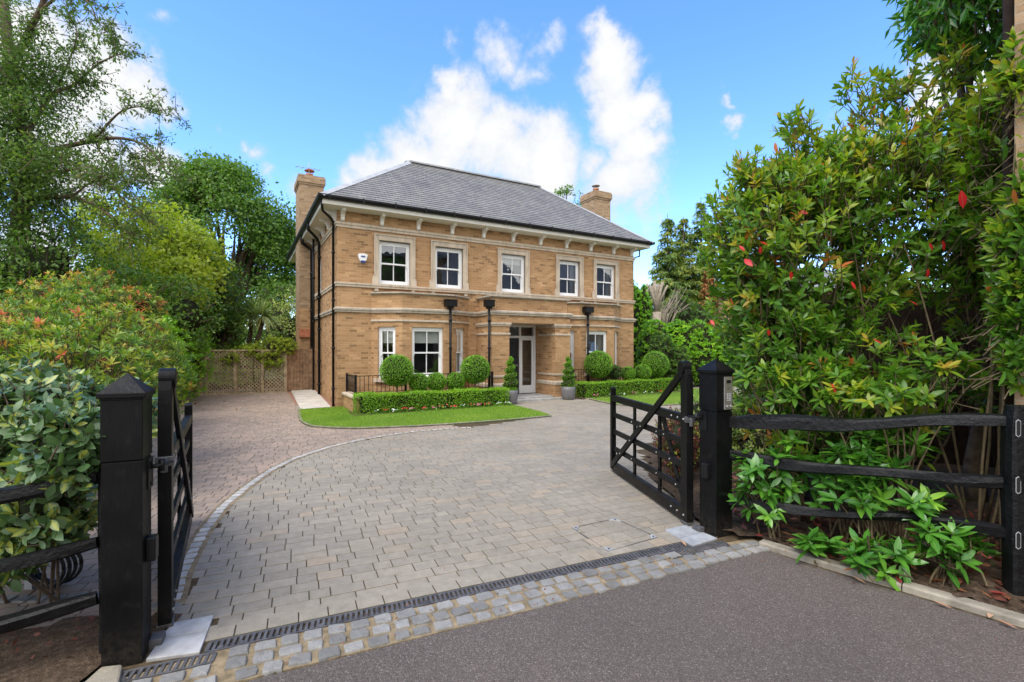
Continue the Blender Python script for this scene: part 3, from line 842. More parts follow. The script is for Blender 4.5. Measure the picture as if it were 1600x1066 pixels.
arc = [(-2.10, 2.98), (-2.35, 3.44), (-2.69, 4.22), (-2.92, 4.9), (-3.06, 5.6), (-3.16, 6.3), (-3.15, 7.0), (-2.97, 7.75), (-2.68, 8.35), (-2.30, 8.85), (-1.85, 9.27), (-1.27, 9.56), (-.85, 9.72)]
grey_poly = arc + [(0, 10.5), (.6, 11.2), (-1.2, 14), (3.5, 17.5), (9, 20.5), (17, 21), (17, 9.5), (7, 9.0), (2.2, 8.2), (1.75, 6.5), (1.75, 4.6), (1.70, 3.75), sn(3.2, 2.9), sn(-.6, 2.9)]
red_poly = [(-1.9, 2.95)] + arc + [(-1.6, 10.2), (-4.5, 11.5), (-5.2, 13.0), (-8.0, 17.6), (-11.5, 16.2), (-9.4, 13.8), (-8.2, 11.2), (-6.6, 8.5), (-5.2, 5.0), (-4.6, 2.2), (-3.2, 2.3)]

def blocks(name, poly, ang, ch, lens, seed, mat, gap=.0045, s_min=None, z0=0.0, rise=True, holes=()):
    rng = random.Random(seed)
    ca, sa = math.cos(ang), math.sin(ang)
    ss = [ca * x + sa * y for x, y in poly]; nn = [-sa * x + ca * y for x, y in poly]
    V = []; Fc = []; R = []; SD = []
    n = math.floor(min(nn) / ch) * ch
    while n < max(nn):
        s = min(ss) - rng.random() * .3
        while s < max(ss):
            L = rng.choice(lens)
            cx, cy = s + L / 2, n + ch / 2
            x, y = ca * cx - sa * cy, sa * cx + ca * cy
            if inside(poly, x, y) and not any(inside(h, x, y) for h in holes):
                b = len(V); rv = rng.random(); tilt = (rng.random() - .5) * .0015; dz = (rng.random() - .5) * .0015
                for ins, dep in ((gap / 2 + .0028, 0.0), (gap / 2, -.0035), (gap / 2, -.016)):
                    for a, c in ((0, 0), (1, 0), (1, 1), (0, 1)):
                        u = s + (L - ins if a else ins); w = n + (ch - ins if c else ins)
                        px, py = ca * u - sa * w, sa * u + ca * w
                        V.append((px, py, z0 + dz + (a - .5) * tilt + dep + (gz(px, py) if rise else 0)))
                        R.append(rv); SD.append(0.0 if dep == 0 else .85 if dep > -.01 else 1.0)
                Fc.append((b, b + 1, b + 2, b + 3))
                for k in range(4):
                    k2 = (k + 1) % 4
                    Fc.append((b + k, b + 4 + k, b + 4 + k2, b + k2)); Fc.append((b + 4 + k, b + 8 + k, b + 8 + k2, b + 4 + k2))
            s += L
        n += ch
    return tag(np_mesh(name, V, Fc, mat, None, {'rnd': R, 'side': SD}), kind='structure')

ANG = math.atan2(EG[1], EG[0])
cover_poly = [gp(894, 825), gp(961.5, 811), gp(1027, 840), gp(950.5, 862)]
plateR = [gp(1038.5, 829), gp(1071.5, 822), gp(1121, 842.5), gp(1082.5, 855)]
plateL = [gp(228, 1033), gp(312, 1021), gp(334, 963), gp(268, 976)]
blocks('driveway', [p for p in grey_poly if True][:-2] + [sn(3.2, 3.235), sn(-.75, 3.235)], ANG, .128, [.17, .215, .215, .26, .13], 3, M['paver_grey'], holes=[plateL, plateR])
blocks('driveway_apron', red_poly, ANG - .10, .112, [.12, .165, .165, .21], 5, M['paver_red'], holes=[plateL])
# square border course behind the drain
blocks('driveway_border', [sn(-.5, 3.07), sn(2.9, 3.07), sn(2.9, 3.23), sn(-.5, 3.23)], ANG, .1625, [.165], 8, M['paver_grey'], holes=[plateL, plateR]).location.z = 0.0005
# joint bed under the blocks
def bed(name, poly, mat, dz):
    xs = [p[0] for p in poly]; ys = [p[1] for p in poly]; st = .5
    V = []; Fq = []; idx = {}
    def vid(i, j):
        if (i, j) not in idx:
            x, y = min(xs) + i * st, min(ys) + j * st
            idx[(i, j)] = len(V); V.append((x, y, gz(x, y) + dz))
        return idx[(i, j)]
    for i in range(int((max(xs) - min(xs)) / st) + 1):
        for j in range(int((max(ys) - min(ys)) / st) + 1):
            Fq.append((vid(i, j), vid(i + 1, j), vid(i + 1, j + 1), vid(i, j + 1)))
    return tag(np_mesh(name, V, Fq, mat), kind='structure')
bed('paving_bed', [(-12, 2.4), (17, 21)], M['joint'], -.0075)

def setts(name, rows_fn, n_rows, s0, s1, size, seed, jitter=.006, zt=.012):
    """rounded granite setts laid along a curve; rows_fn(s,row)->(x,y,angle)"""
    rng = random.Random(seed); V = []; Fc = []; R = []
    for rw in range(n_rows):
        s = s0 + rng.random() * size
        while s < s1:
            L = size * (1.0 + rng.uniform(-.18, .22)); W = size * .80 * (1 + rng.uniform(-.1, .08))
            x, y, a = rows_fn(s + L / 2, rw); a += rng.uniform(-.06, .06)
            x += rng.uniform(-jitter, jitter); y += rng.uniform(-jitter, jitter)
            b = len(V); rv = rng.random(); z = gz(x, y)
            lx, ly = L * .385, W * .435
            cor = [(-1, -1), (-.35, -1.05), (.35, -1.05), (1, -1), (1.06, 0), (1, 1), (.35, 1.05), (-.35, 1.05), (-1, 1), (-1.06, 0)]
            jt = [(1 + rng.uniform(-.10, .07), 1 + rng.uniform(-.10, .07)) for _ in cor]
            for sc, zz in ((.86, zt), (.95, zt - .003), (1.0, zt - .011), (1.0, zt - .035)):
                for (cu, cv), (j1, j2) in zip(cor, jt):
                    u, v_ = cu * lx * sc * j1, cv * ly * sc * j2
                    V.append((x + u * math.cos(a) - v_ * math.sin(a), y + u * math.sin(a) + v_ * math.cos(a), z + zz + rng.uniform(-.0022, .0022)))
                    R.append(rv)
            V.append((x, y, z + zt + rng.uniform(-.002, .002))); R.append(rv)
            for k in range(10):
                k2 = (k + 1) % 10
                Fc.append((b + 40, b + k, b + k2, b + 40))
                for q in range(3): Fc.append((b + q * 10 + k, b + (q + 1) * 10 + k, b + (q + 1) * 10 + k2, b + q * 10 + k2))
            s += L
    me = bpy.data.meshes.new(name)
    Fc = [tuple(dict.fromkeys(f)) for f in Fc]
    me.from_pydata(V, [], Fc); a = me.attributes.new('rnd', 'FLOAT', 'POINT'); a.data.foreach_set('value', R)
    me.materials.append(M['sett']); o = bpy.data.objects.new(name, me); COL.objects.link(o)
    me.polygons.foreach_set('use_smooth', [False] * len(me.polygons))
    return tag(o, kind='structure')
# three rows in front of the drain
def rows_gate(s, r):
    n = 2.90 - r * .103
    if -.42 < s < 2.58: n = 2.91 - r * .103
    x, y = sn(s, n); return (x, y, ANG)
setts('cobbles', rows_gate, 3, -.40, 2.62, .118, 11)
setts('cobbles', lambda s, r: (*sn(s, 2.80 - r * .10), ANG), 2, -1.1, -.40, .118, 14)
setts('cobbles', lambda s, r: (*sn(s, 2.80 + .012 - r * .095), ANG), 2, 2.62, 3.45, .112, 12)
sheet('cobble_bed', [sn(-1.12, 2.655), sn(0, 2.655), sn(1.2, 2.655), sn(2.4, 2.68), sn(3.45, 2.70), sn(3.5, 2.90), sn(2.6, 2.97), sn(-.42, 2.965), sn(-1.12, 2.85)], .0, M['mortar_sand'])
def along(poly):
    P = [Vector(p) for p in poly]; L = [0]
    for a, b in zip(P[:-1], P[1:]): L.append(L[-1] + (b - a).length)
    def f(s, r, off=0.0):
        s = min(max(s, 0), L[-1] - 1e-4)
        for i in range(len(P) - 1):
            if s <= L[i + 1]:
                t = (s - L[i]) / (L[i + 1] - L[i]); d = P[i + 1] - P[i]; p = P[i].lerp(P[i + 1], t)
                d.normalize()
                return (p.x - d.y * off, p.y + d.x * off, math.atan2(d.y, d.x))
    return f, L[-1]
fa, La = along(arc)
o_ = setts('cobbles', lambda s, r: fa(s, r), 1, 0.05, La, .112, 21, .003, .009); o_.data.materials[0] = M['sett_pale']
strip = []
for k in range(41):
    x, y, a = fa(La * k / 40, 0); strip.append((x, y, a))
m = MB()
for (x, y, a), (x2, y2, a2) in zip(strip[:-1], strip[1:]):
    o = .072
    m.quad((x + math.sin(a) * o, y - math.cos(a) * o, .0035), (x2 + math.sin(a2) * o, y2 - math.cos(a2) * o, .0035), (x2 - math.sin(a2) * o, y2 + math.cos(a2) * o, .0035), (x - math.sin(a) * o, y + math.cos(a) * o, .0035))
tag(m.build('cobble_bed', M['mortar_sand']), kind='structure')
ledge = [gp(-60, 938), gp(60, 937), gp(140, 931), (-2.1, 2.98)]
fl, Ll = along(ledge)
setts('cobbles', lambda s, r: fl(s, r), 1, 0, Ll, .11, 23, .003, .010)

# drains: channel grates are things
def drain(label, s0, s1, n0, n1, flip=False):
    c = sn((s0 + s1) / 2, (n0 + n1) / 2); L = s1 - s0; W = n1 - n0
    t = thing('drain_channel', label, 'drain', (c[0], c[1], 0), ANG, 'channel drains across the gateway')
    b = MB(); b.box(-L / 2, L / 2, -W / 2 + .013, W / 2 - .013, -.04, -.030); b.build('channel_void', M['drain_dark'], t)
    f = MB(); f.box(-L / 2, L / 2, -W / 2, -W / 2 + .014, -.04, .007); f.box(-L / 2, L / 2, W / 2 - .014, W / 2, -.04, .007)
    n = int(L / .030)
    for k in range(n + 1):
        x = -L / 2 + k * L / n
        big = (k % 17 in (0,)); wd = .010 if big else .0075
        f.bar((x - .004, -W / 2 + .014, .001), (x + .004, W / 2 - .014, .001), wd * 2, .012)
    f.box(-L / 2, L / 2, -.006, .006, -.02, -.005)
    f.build('grate', M['cast_iron'], t)
    for k in range(int(L / .5) + 1):
        for dx in (0, .10):
            x = -L / 2 + .06 + k * .5 + dx
            if x < L / 2 - .02:
                bo = MB(); bo.tube([(x, -.028, .004), (x, -.028, .009)], .015, 10, smooth=False); bo.build('lock_bar', M['cast_iron'], t)
    return t
drain('long iron channel drain across the gateway between the setts and the paving', -.437, 2.89, 2.963, 3.066)
drain('short iron channel drain at the foot of the left gate post', -.93, -.40, 2.856, 2.958)
drain('short iron channel drain at the foot of the right gate post', 2.60, 3.20, 2.852, 2.955)

# metal plates and manhole
def plate(label, poly, split, mat='galv'):
    c = Vector((sum(p[0] for p in poly) / 4, sum(p[1] for p in poly) / 4))
    t = thing('cover_plate', label, 'metal plate', (c.x, c.y, 0))
    P = [Vector(p) - c for p in poly]
    l = lambda a, b, k: a.lerp(b, k)
    for k0, k1 in ((0, split - .008), (split + .008, 1)):
        m = MB(); m.slab([tuple(l(P[0], P[3], k0)), tuple(l(P[1], P[2], k0)), tuple(l(P[1], P[2], k1)), tuple(l(P[0], P[3], k1))], -.02, .010)
        m.build('panel', M[mat], t, .003)
    return t
plate('pale metal motor cover plate beside the left gate post', plateL, .55)
plate('grey metal motor cover plate beside the right gate post', [plateR[3], plateR[2], plateR[1], plateR[0]], .45, 'plate_grey')
c = Vector((sum(p[0] for p in cover_poly) / 4, sum(p[1] for p in cover_poly) / 4))
mh = thing('inspection_cover', 'recessed inspection cover filled with paving, set in the grey driveway by the right gate', 'manhole cover', (c.x, c.y, 0))
P = [Vector(p) - c for p in cover_poly]
e1 = (P[1] - P[0]); e2 = (P[3] - P[0])
fmb = MB(); 
for a, b in zip(P, P[1:] + P[:1]): fmb.bar((*a, .002), (*b, .002), .004, .005)
fmb.build('frame', M['cast_iron'], mh)
V = []; 
for i in range(4):
    tri = MB()
    p, q, r_ = P[i], P[(i + 1) % 4], P[i - 1]
    tri.slab([tuple(p), tuple(p + (q - p).normalized() * .075), tuple(p + (r_ - p).normalized() * .075)] , -.01, .0065); tri.build('corner_plate', M['plate_grey'], mh)
for i in range(4):
    kh = MB()
    p, q, r_ = P[i], P[(i + 1) % 4], P[i - 1]
    k = p + ((q - p).normalized() + (r_ - p).normalized()) * .024
    kh.disc((k.x, k.y, .0065), (0, 0, 1), .010, .004); kh.build('key_hole', M['drain_dark'], mh)
ang2 = math.atan2(e1.y, e1.x)
inl = blocks('paving_inlay', [(q.x, q.y) for q in P], ang2, e2.length / 3.02, [.19, .23, .14], 31, M['paver_grey'], rise=False, z0=.0035)
del inl['kind']; inl.parent = mh

# kerb to the right of the gateway
kb = MB()
fk, Lk = along(kerb_line)
s = 0.0
segs = [0, .92, 1.85, 2.75, 3.7, 4.6, 5.5, 6.5]
for a, b in zip(segs[:-1], segs[1:]):
    b = min(b, Lk) - .006
    if b <= a: break
    pts = [fk(a + (b - a) * k / 4, 0)[:2] for k in range(5)]
    kb.sweep(pts, [(0, -.06), (.0, .030), (-.012, .040), (-.088, .040), (-.10, .030), (-.10, -.06)])
tag(kb.build('kerb', M['kerb'], bevel=.004), kind='structure')
kl = MB(); kl.slab([gp(120, 1085), gp(158, 1050), gp(192, 1046), gp(184, 1085)], -.05, .03)
tag(kl.build('kerb', M['kerb'], bevel=.012), kind='structure')

# planting beds
def mound(name, poly, mat, h=.05, res=.12, seed=0, base=.0, edge=.25):
    xs = [p[0] for p in poly]; ys = [p[1] for p in poly]
    nx, ny = int((max(xs) - min(xs)) / res) + 1, int((max(ys) - min(ys)) / res) + 1
    rng = np.random.default_rng(seed); ph = rng.random(12) * 6.28
    V = []; idx = {}; Fq = []
    def v(i, j):
        if (i, j) in idx: return idx[(i, j)]
        x, y = min(xs) + i * res, min(ys) + j * res
        z = base + gz(x, y) + h * (.5 + .25 * math.sin(x * 3.1 + ph[0]) * math.sin(y * 2.7 + ph[1]) + .18 * math.sin(x * 7.7 + ph[2] + y * 5.1) + .12 * math.sin(y * 13 + ph[3] - x * 9))
        idx[(i, j)] = len(V); V.append((x, y, z)); return idx[(i, j)]
    for i in range(nx):
        for j in range(ny):
            if inside(poly, min(xs) + (i + .5) * res, min(ys) + (j + .5) * res): Fq.append((v(i, j), v(i + 1, j), v(i + 1, j + 1), v(i, j + 1)))
    return tag(np_mesh(name, V, Fq, mat, smooth=True), kind='structure')
kin = [(fk(k * .25, 0, .09)[0], fk(k * .25, 0, .09)[1]) for k in range(int(Lk / .25))]
bedR = [(1.72, 4.35), (1.86, 4.05)] + kin + [(12, -4), (14, 8.2), (7, 8.9), (4.2, 9.3), (2.7, 8.7), (2.08, 7.4), (1.72, 6.0), (1.70, 5.0)]
mound('planting_bed', bedR, M['soil'], .07, .09, 2, .005)
bedL = [(-1.95, 2.86), (-3.6, 2.62), (-5.5, 2.3), (-9, -1.2), (-3.05, 1.35), (-2.3, 2.0), sn(-.96, 2.66), sn(-.96, 2.86)]
mound('planting_bed', bedL, M['soil'], .05, .08, 4, .0)

# lawns
def lawn(poly, name='lawn'):
    m = MB(); m.slab(poly, -.05, .028); o = tag(m.build(name, M['lawn']), kind='structure')
    return o
lawnL_edge = [gp(*p) for p in [(466, 641.7), (466, 651), (468, 658), (475, 663.5), (487, 667.6), (515, 670), (552.6, 671), (600, 669.7), (651, 667.6), (700, 664.5), (760, 660.3), (820, 655.5), (862, 651.3)]]
lawnL = lawnL_edge + [gp(845, 645), gp(803, 634.5), hw(4.35, -1.5), hw(4.2, -1.2), hw(.2, -1.2), hw(.15, -.1), hw(-.05, -.05), gp(519, 638)]
lawn(lawnL)
lawnR_edge = [gp(*p) for p in [(921, 624.5), (940, 629), (960, 633), (985, 635.2), (1046, 634.0), (1100, 631.5), (1170, 627)]]
lawnR = lawnR_edge + [hw(13.5, -1.8), hw(13, -.6), hw(7.3, -.6), hw(7.1, -1.3)]
lawn(lawnR)
# stone edging
def edging(name, pts, w=.075, z=.035, mat='kerb'):
    e = MB(); e.sweep(pts, [(0, -.05), (0, z - .006), (-.006, z), (-w + .006, z), (-w, z - .006), (-w, -.05)])
    return tag(e.build(name, M[mat]), kind='structure')
edL = [p for p in lawnL_edge]
edging('lawn_edging', [(x, y) for x, y in edL] , .06)
edging('lawn_edging', [hw(6.98, -1.35)] + lawnR_edge, .06)
edging('path_edging', [gp(447, 612), gp(466, 641.7)], .12, .16 if False else .03)

# side path with flagstones, gravel strips
def gpatch(name, px, mat, dz):
    pts = [gp(*p) for p in px]; m = MB()
    n = 8; (a, b, c_, d) = [Vector(p) for p in pts]
    for k in range(n):
        q = [a.lerp(d, k / n), b.lerp(c_, k / n), b.lerp(c_, (k + 1) / n), a.lerp(d, (k + 1) / n)]
        m.quad(*[(p.x, p.y, gz(p.x, p.y) + dz) for p in q])
    return tag(m.build(name, mat), kind='structure')
gpatch('gravel_strip', [(449, 612), (500, 606), (528, 638.5), (467, 642)], M['gravel_red'], .006)
fp = MB(); A, B, C_, D = [Vector(gp(*p)) for p in [(470, 641), (517, 637.2), (491, 609.5), (455, 611.5)]]
n = 7
for k in range(n):
    q = [A.lerp(D, (k + .02) / n), B.lerp(C_, (k + .02) / n), B.lerp(C_, (k + .98) / n), A.lerp(D, (k + .98) / n)]
    zz = [gz(p.x, p.y) for p in q]
    fp.quad(*[(p.x, p.y, z + .028) for p, z in zip(q, zz)])
    for i in range(4):
        j = (i + 1) % 4
        fp.quad((q[i].x, q[i].y, zz[i] - .02), (q[j].x, q[j].y, zz[j] - .02), (q[j].x, q[j].y, zz[j] + .028), (q[i].x, q[i].y, zz[i] + .028))
tag(fp.build('side_path', M['flag']), kind='structure')
# dark soil strip with bedding in front of the box hedges
def strip_bed(pts_uv):
    m = MB(); m.slab([hw(*p) for p in pts_uv], -.02, .036); return tag(m.build('flower_bed', M['soil']), kind='structure')
strip_bed([(.02, -2.12), (4.25, -2.02), (4.38, -1.75), (4.38, -1.2), (.02, -1.2)])
strip_bed([(7.0, -1.62), (11.9, -1.55), (12.2, -.6), (6.98, -.6)])
# ------------------------------------------------------------------ GATE POSTS, GATES, FENCES
def gate_post(label, c, w, ztop, zseam, keypad, side):
    t = thing('gate_post', label, 'gate post', (c[0], c[1], 0), ANG, None)
    h = w / 2
    b = MB(); b.box(-h, h, -h, h, -.1, zseam); b.box(-h - .003, h + .003, -h - .003, h + .003, zseam + .006, ztop); b.box(-h + .006, h - .006, -h + .006, h - .006, zseam, zseam + .006)
    b.build('shaft', M['black_paint'], t, .004)
    k = MB(); e = h + .016
    k.box(-h - .006, h + .006, -h - .006, h + .006, ztop, ztop + .012)
    k.box(-e, e, -e, e, ztop + .012, ztop + .036)
    ap = (0, 0, ztop + .134); z = ztop + .036
    cs = [(-e, -e, z), (e, -e, z), (e, e, z), (-e, e, z)]
    for i in range(4): k.quad(cs[i], cs[(i + 1) % 4], ap)
    k.quad(*cs[::-1])
    k.build('cap', M['black_paint'], t, .003)
    # hinge plate on the inner face (local +x for the left post, -x for the right)
    x = side * h
    hp = MB(); hp.box(min(x, x + side * .008), max(x, x + side * .008), h - .085, h + .002, zseam - .17, zseam - .01)
    for zz in (zseam - .145, zseam - .035): hp.disc((x + side * .008, h - .045, zz), (1, 0, 0), .009, .012, 8)
    hp.tube([(x + side * .006, h - .04, zseam - .06), (x + side * .05, h - .02, zseam - .06), (x + side * .08, h + .05, zseam - .06)], .011, 8)
    hp.tube([(x + side * .05, h - .012, zseam - .09), (x + side * .05, h - .012, zseam - .03)], .017, 10)
    hp.build('hinge', M['black_metal'], t)
    lk = MB(); lk.box(min(x, x + side * .045), max(x, x + side * .045), -.035, .03, .485, .61)
    lk.build('lock_keep', M['black_metal'], t, .006)
    ft = MB(); ft.box(min(x, x + side * .06), max(x, x + side * .06), h - .06, h + .03, -.02, .045); ft.build('floor_pivot', M['cast_iron'], t, .004)
    if keypad:
        y = -h - .003
        p = MB(); p.box(-.012, h - .014, y - .012, y, 1.075, ztop - .02)
        kp = p.build('entry_panel', M['steel'], t, .003)
        q = MB(); x0 = -.012 + .045
        q.box(x0 - .022, x0 + .026, y - .0145, y - .0122, ztop - .075, ztop - .048)
        kc = q.build('camera_window', M['black_metal'], kp)
        q = MB()
        for i in range(3):
            for j in range(4): q.box(x0 - .018 + i * .018, x0 - .007 + i * .018, y - .0145, y - .0122, 1.15 + j * .018, 1.161 + j * .018)
        q.build('keys', M['lead'], kp)
        q = MB()
        for i in (0, 1): q.disc((x0 - .018 + i * .042, y - .014, 1.105), (0, 1, 0), .009, .008, 12)
        q.build('call_button', M['lead'], kp)
        q = MB()
        for i in range(5):
            for j in range(3): q.disc((x0 - .012 + i * .006, y - .0125, 1.25 + j * .006), (0, 1, 0), .0016, .001, 6)
        q.build('speaker_holes', M['black_metal'], kp)
    return t
WL, WR = .168, .185
pcL = (-1.886 + WL / 2 * (-EG[0] + NG[0]), 2.465 + WL / 2 * (-EG[1] + NG[1]))
pcR = (1.724 + WR / 2 * (EG[0] + NG[0]), 4.08 + WR / 2 * (EG[1] + NG[1]))
gate_post('black square gate post with pyramid cap beside the variegated bush, without a keypad', pcL, WL, 1.337, 1.025, False, 1)
gate_post('black square gate post with pyramid cap carrying a steel entry keypad', pcR, WR, 1.375, 1.057, True, -1)

def gate(label, hinge, ang, sg):
    """field gate; local x from the hinge, sg = side the braces are on"""
    t = thing('timber_gate', label, 'gate', (hinge[0], hinge[1], 0), ang)
    T = .066; L = 1.97
    bp = M['black_paint']
    # hinge stile with a rounded scroll head
    pts = [(0, .03), (.115, .03), (.115, 1.36)]
    cx, cz, r = .085, 1.425, .058
    for k in range(9):
        a = -0.55 + k * (PI + .55 + .25) / 8
        pts.append((cx + r * math.cos(a), cz + r * math.sin(a)))
    pts += [(.016, 1.36), (.006, 1.28), (0, 1.16)]
    m = MB(); m.prism(pts, -T / 2, T / 2); m.disc((cx, sg * .008, cz), (0, 1, 0), r, T + .016, 24)
    m.build('hinge_stile', bp, t, .004)
    m = MB(); top = [(L - .062, .04), (L, .04), (L, 1.06)] + [(L - .031 + .031 * math.cos(a), 1.07 + .028 * math.sin(a)) for a in (0.3, .9, 1.57, 2.2, 2.85)] + [(L - .062, 1.06)]
    m.prism(top, -.03, .03); m.build('meeting_stile', bp, t, .004)
    for z0, z1, hh in ((.915, .995, .026), (.710, .772, .0125), (.495, .557, .0125), (.278, .340, .0125), (.03, .135, .03)):
        m = MB(); m.box(.10, L - .05, -hh, hh, z0, z1); m.build('rail', bp, t, .004)
    for x in (.655, 1.30):
        yc = -sg * .0248
        m = MB(); m.box(x - .026, x + .026, yc - .0113, yc + .0113, .12, .93)
        m.build('upright', bp, t, .003)
    y = sg * .027
    m = MB(); m.bar((.09, y, 1.375), (L - .05, y, .085), .028, .070); m.build('brace', bp, t, .004)
    m = MB(); m.bar((.60, -sg * .026, .93), (.13, -sg * .026, .12), .022, .062); m.build('brace', bp, t, .004)
    b = MB()
    for z in (.955, .74, .525, .31, .085):
        pos = [.055] if z > .9 or z < .2 else []
        pos += [.30, .18] if z > .9 or z < .2 else []
        for x in pos: b.disc((x, sg * (.036 if x < .1 else .028 if z > .9 else .032), z), (0, 1, 0), .0085, .008, 10)
    for z in (.74, .525, .31):
        xb = .09 + (1.375 - z) / (1.29) * (L - .14)
        b.disc((xb, sg * .043, z), (0, 1, 0), .0075, .006, 10)
        for x in (.655, 1.30, .13 + .47 * (z - .12) / .81):
            b.disc((x, sg * .015, z), (0, 1, 0), .0075, .006, 10)
    b.build('bolt_heads', M['galv'], t)
    hg = MB(); hg.box(-.012, .02, -.045, .045, .93, .985); hg.tube([(-.02, 0, .90), (-.02, 0, .985)], .018, 10); hg.box(.0, .10, -.04, .04, .005, .03); hg.tube([(.03, 0, -.03), (.03, 0, .06)], .026, 12)
    hg.build('hinge_strap', M['cast_iron'], t, .002)
    return t
gate('black five bar timber gate standing open on the left post, seen almost edge on', (-1.97, 2.74), math.atan2(.862, -.507), -1)
gate('black five bar timber gate with diagonal braces standing open on the keypad post', (1.60, 4.34), math.atan2(.989, -.15), 1)

# cleft post and rail fences
def rail_mesh(p0, p1, h, w, seed):
    rng = random.Random(seed); p0, p1 = Vector(p0), Vector(p1)
    N = 16; n = 8; d = (p1 - p0).normalized(); sd = d.cross(Vector((0, 0, 1))).normalized(); up = sd.cross(d)
    m = MB(); ph = [rng.random() * 6 for _ in range(6)]
    rad = [1 + rng.uniform(-.2, .18) for _ in range(n)]
    for i in range(N + 1):
        t = i / N
        sag = .016 * math.sin(t * 5 + ph[0]) + .010 * math.sin(t * 11 + ph[1])
        hh = h / 2 * (1 + .22 * math.sin(t * 6 + ph[2])); ww = w / 2 * (1 + .2 * math.sin(t * 7 + ph[3]))
        e = min(t, 1 - t) / .09
        if e < 1: hh *= .72 + .28 * e; ww *= .55 + .45 * e
        c = p0.lerp(p1, t) + up * sag
        for k in range(n):
            a = 2 * PI * k / n + .35 * math.sin(t * 3 + ph[4])
            q = rad[k] * (1 + .06 * math.sin(t * 17 + k * 2 + ph[5]))
            ca, sa = math.cos(a), math.sin(a)
            ca = math.copysign(abs(ca) ** .5, ca); sa = math.copysign(abs(sa) ** .5, sa)
            m.v.append(tuple(c + sd * ca * ww * q + up * sa * hh * q))
    for i in range(N):
        for k in range(n):
            k2 = (k + 1) % n
            m.f.append((i * n + k, i * n + k2, (i + 1) * n + k2, (i + 1) * n + k)); m.sm.append(False)
    m.f.append(tuple(range(n))[::-1]); m.sm.append(False); m.f.append(tuple(range(N * n, N * n + n))); m.sm.append(False)
    return m
def cleft_post(c, ang, w, d, top, seed, slots=()):
    rng = random.Random(seed); m = MB()
    N = 10; n = 12
    for i in range(N + 1):
        t = i / N; z = -.15 + (top + .15) * t
        k = 1 + .05 * math.sin(t * 7 + seed) - (.10 * max(0, t - .9) / .1)
        for q in range(n):
            a = 2 * PI * q / n
            ca, sa = math.cos(a), math.sin(a)
            ca = math.copysign(abs(ca) ** .4, ca); sa = math.copysign(abs(sa) ** .4, sa)
            x, y = ca * w / 2 * k * (1 + rng.uniform(-.025, .025)), sa * d / 2 * k * (1 + rng.uniform(-.03, .03))
            m.v.append((c[0] + x * math.cos(ang) - y * math.sin(ang), c[1] + x * math.sin(ang) + y * math.cos(ang), z))
    for i in range(N):
        for q in range(n):
            q2 = (q + 1) % n
            m.f.append((i * n + q, i * n + q2, (i + 1) * n + q2, (i + 1) * n + q)); m.sm.append(False)
    m.f.append(tuple(range(N * n, N * n + n))); m.sm.append(False)
    return m
fr = thing('rail_fence', 'black cleft rail fence with three rails to the right of the keypad post', 'fence', (2.5, 3.6, 0))
def P_(x, y, z): return (x - 2.5, y - 3.6, z)
for k, (za, zb, h) in enumerate(((.958, 1.125, .088), (.655, .735, .078), (.29, .42, .082))):
    rail_mesh(P_(1.84, 4.20, za), P_(3.20, 3.07, zb), h * 1.12, .085, 40 + k).build('rail', M['black_rail'], fr)
pa = math.atan2(-.64, .767)
cleft_post(P_(3.24, 3.06, 0), pa + .55, .20, .115, 1.235, 3).build('post', M['black_rail'], fr)
pc = Vector(P_(3.24, 3.06, 0)); ax = Vector((math.cos(pa + .55), math.sin(pa + .55), 0)); ay = Vector((-ax.y, ax.x, 0))
for z in (1.10, .745, .40):
    sl = MB(); rim = MB()
    for mb, a, b, o in ((rim, .0145, .056, .0585), (sl, .011, .050, .0600)):
        cc = pc + ax * (-.075) - ay * o
        mb.quad(*[tuple(cc + ax * u + Vector((0, 0, z + w_))) for u, w_ in ((-a, -b * .8), (0, -b), (a, -b * .8), (a, b * .8), (0, b), (-a, b * .8))])
    ri_ = rim.build('mortise_rim', M['lead'], fr); sl.build('mortise', M['drain_dark'], ri_)
for k, (z, h) in enumerate(((1.05, .085), (.70, .08), (.38, .085))):
    rail_mesh(P_(3.34, 3.0, z), P_(4.6, 1.5, z + .03), h, .075, 60 + k).build('rail', M['black_rail'], fr)
cleft_post(P_(4.65, 1.42, 0), pa, .18, .11, 1.25, 5).build('post', M['black_rail'], fr)

fl_ = thing('rail_fence', 'black cleft rail fence running left from the gate post under the variegated bush', 'fence', (-2.1, 2.4, 0))
O = Vector((-2.1, 2.4, 0)); dl = Vector((-EG[0], -EG[1], 0))
cleft_post((.012, .125, 0), ANG, .10, .10, 1.02, 9).build('post', M['black_rail'], fl_)
cleft_post(tuple(dl * 1.75), ANG, .16, .11, 1.1, 10).build('post', M['black_rail'], fl_)
for k, (za, zb, h) in enumerate(((.935, .86, .085), (.605, .56, .078), (.31, .235, .085))):
    a = Vector((-.01, .06, za)); b = dl * 1.75 + Vector((0, 0, zb - (za - zb) * 1.6))
    rail_mesh(a, b, h, .07, 80 + k).build('rail', M['black_rail'], fl_)

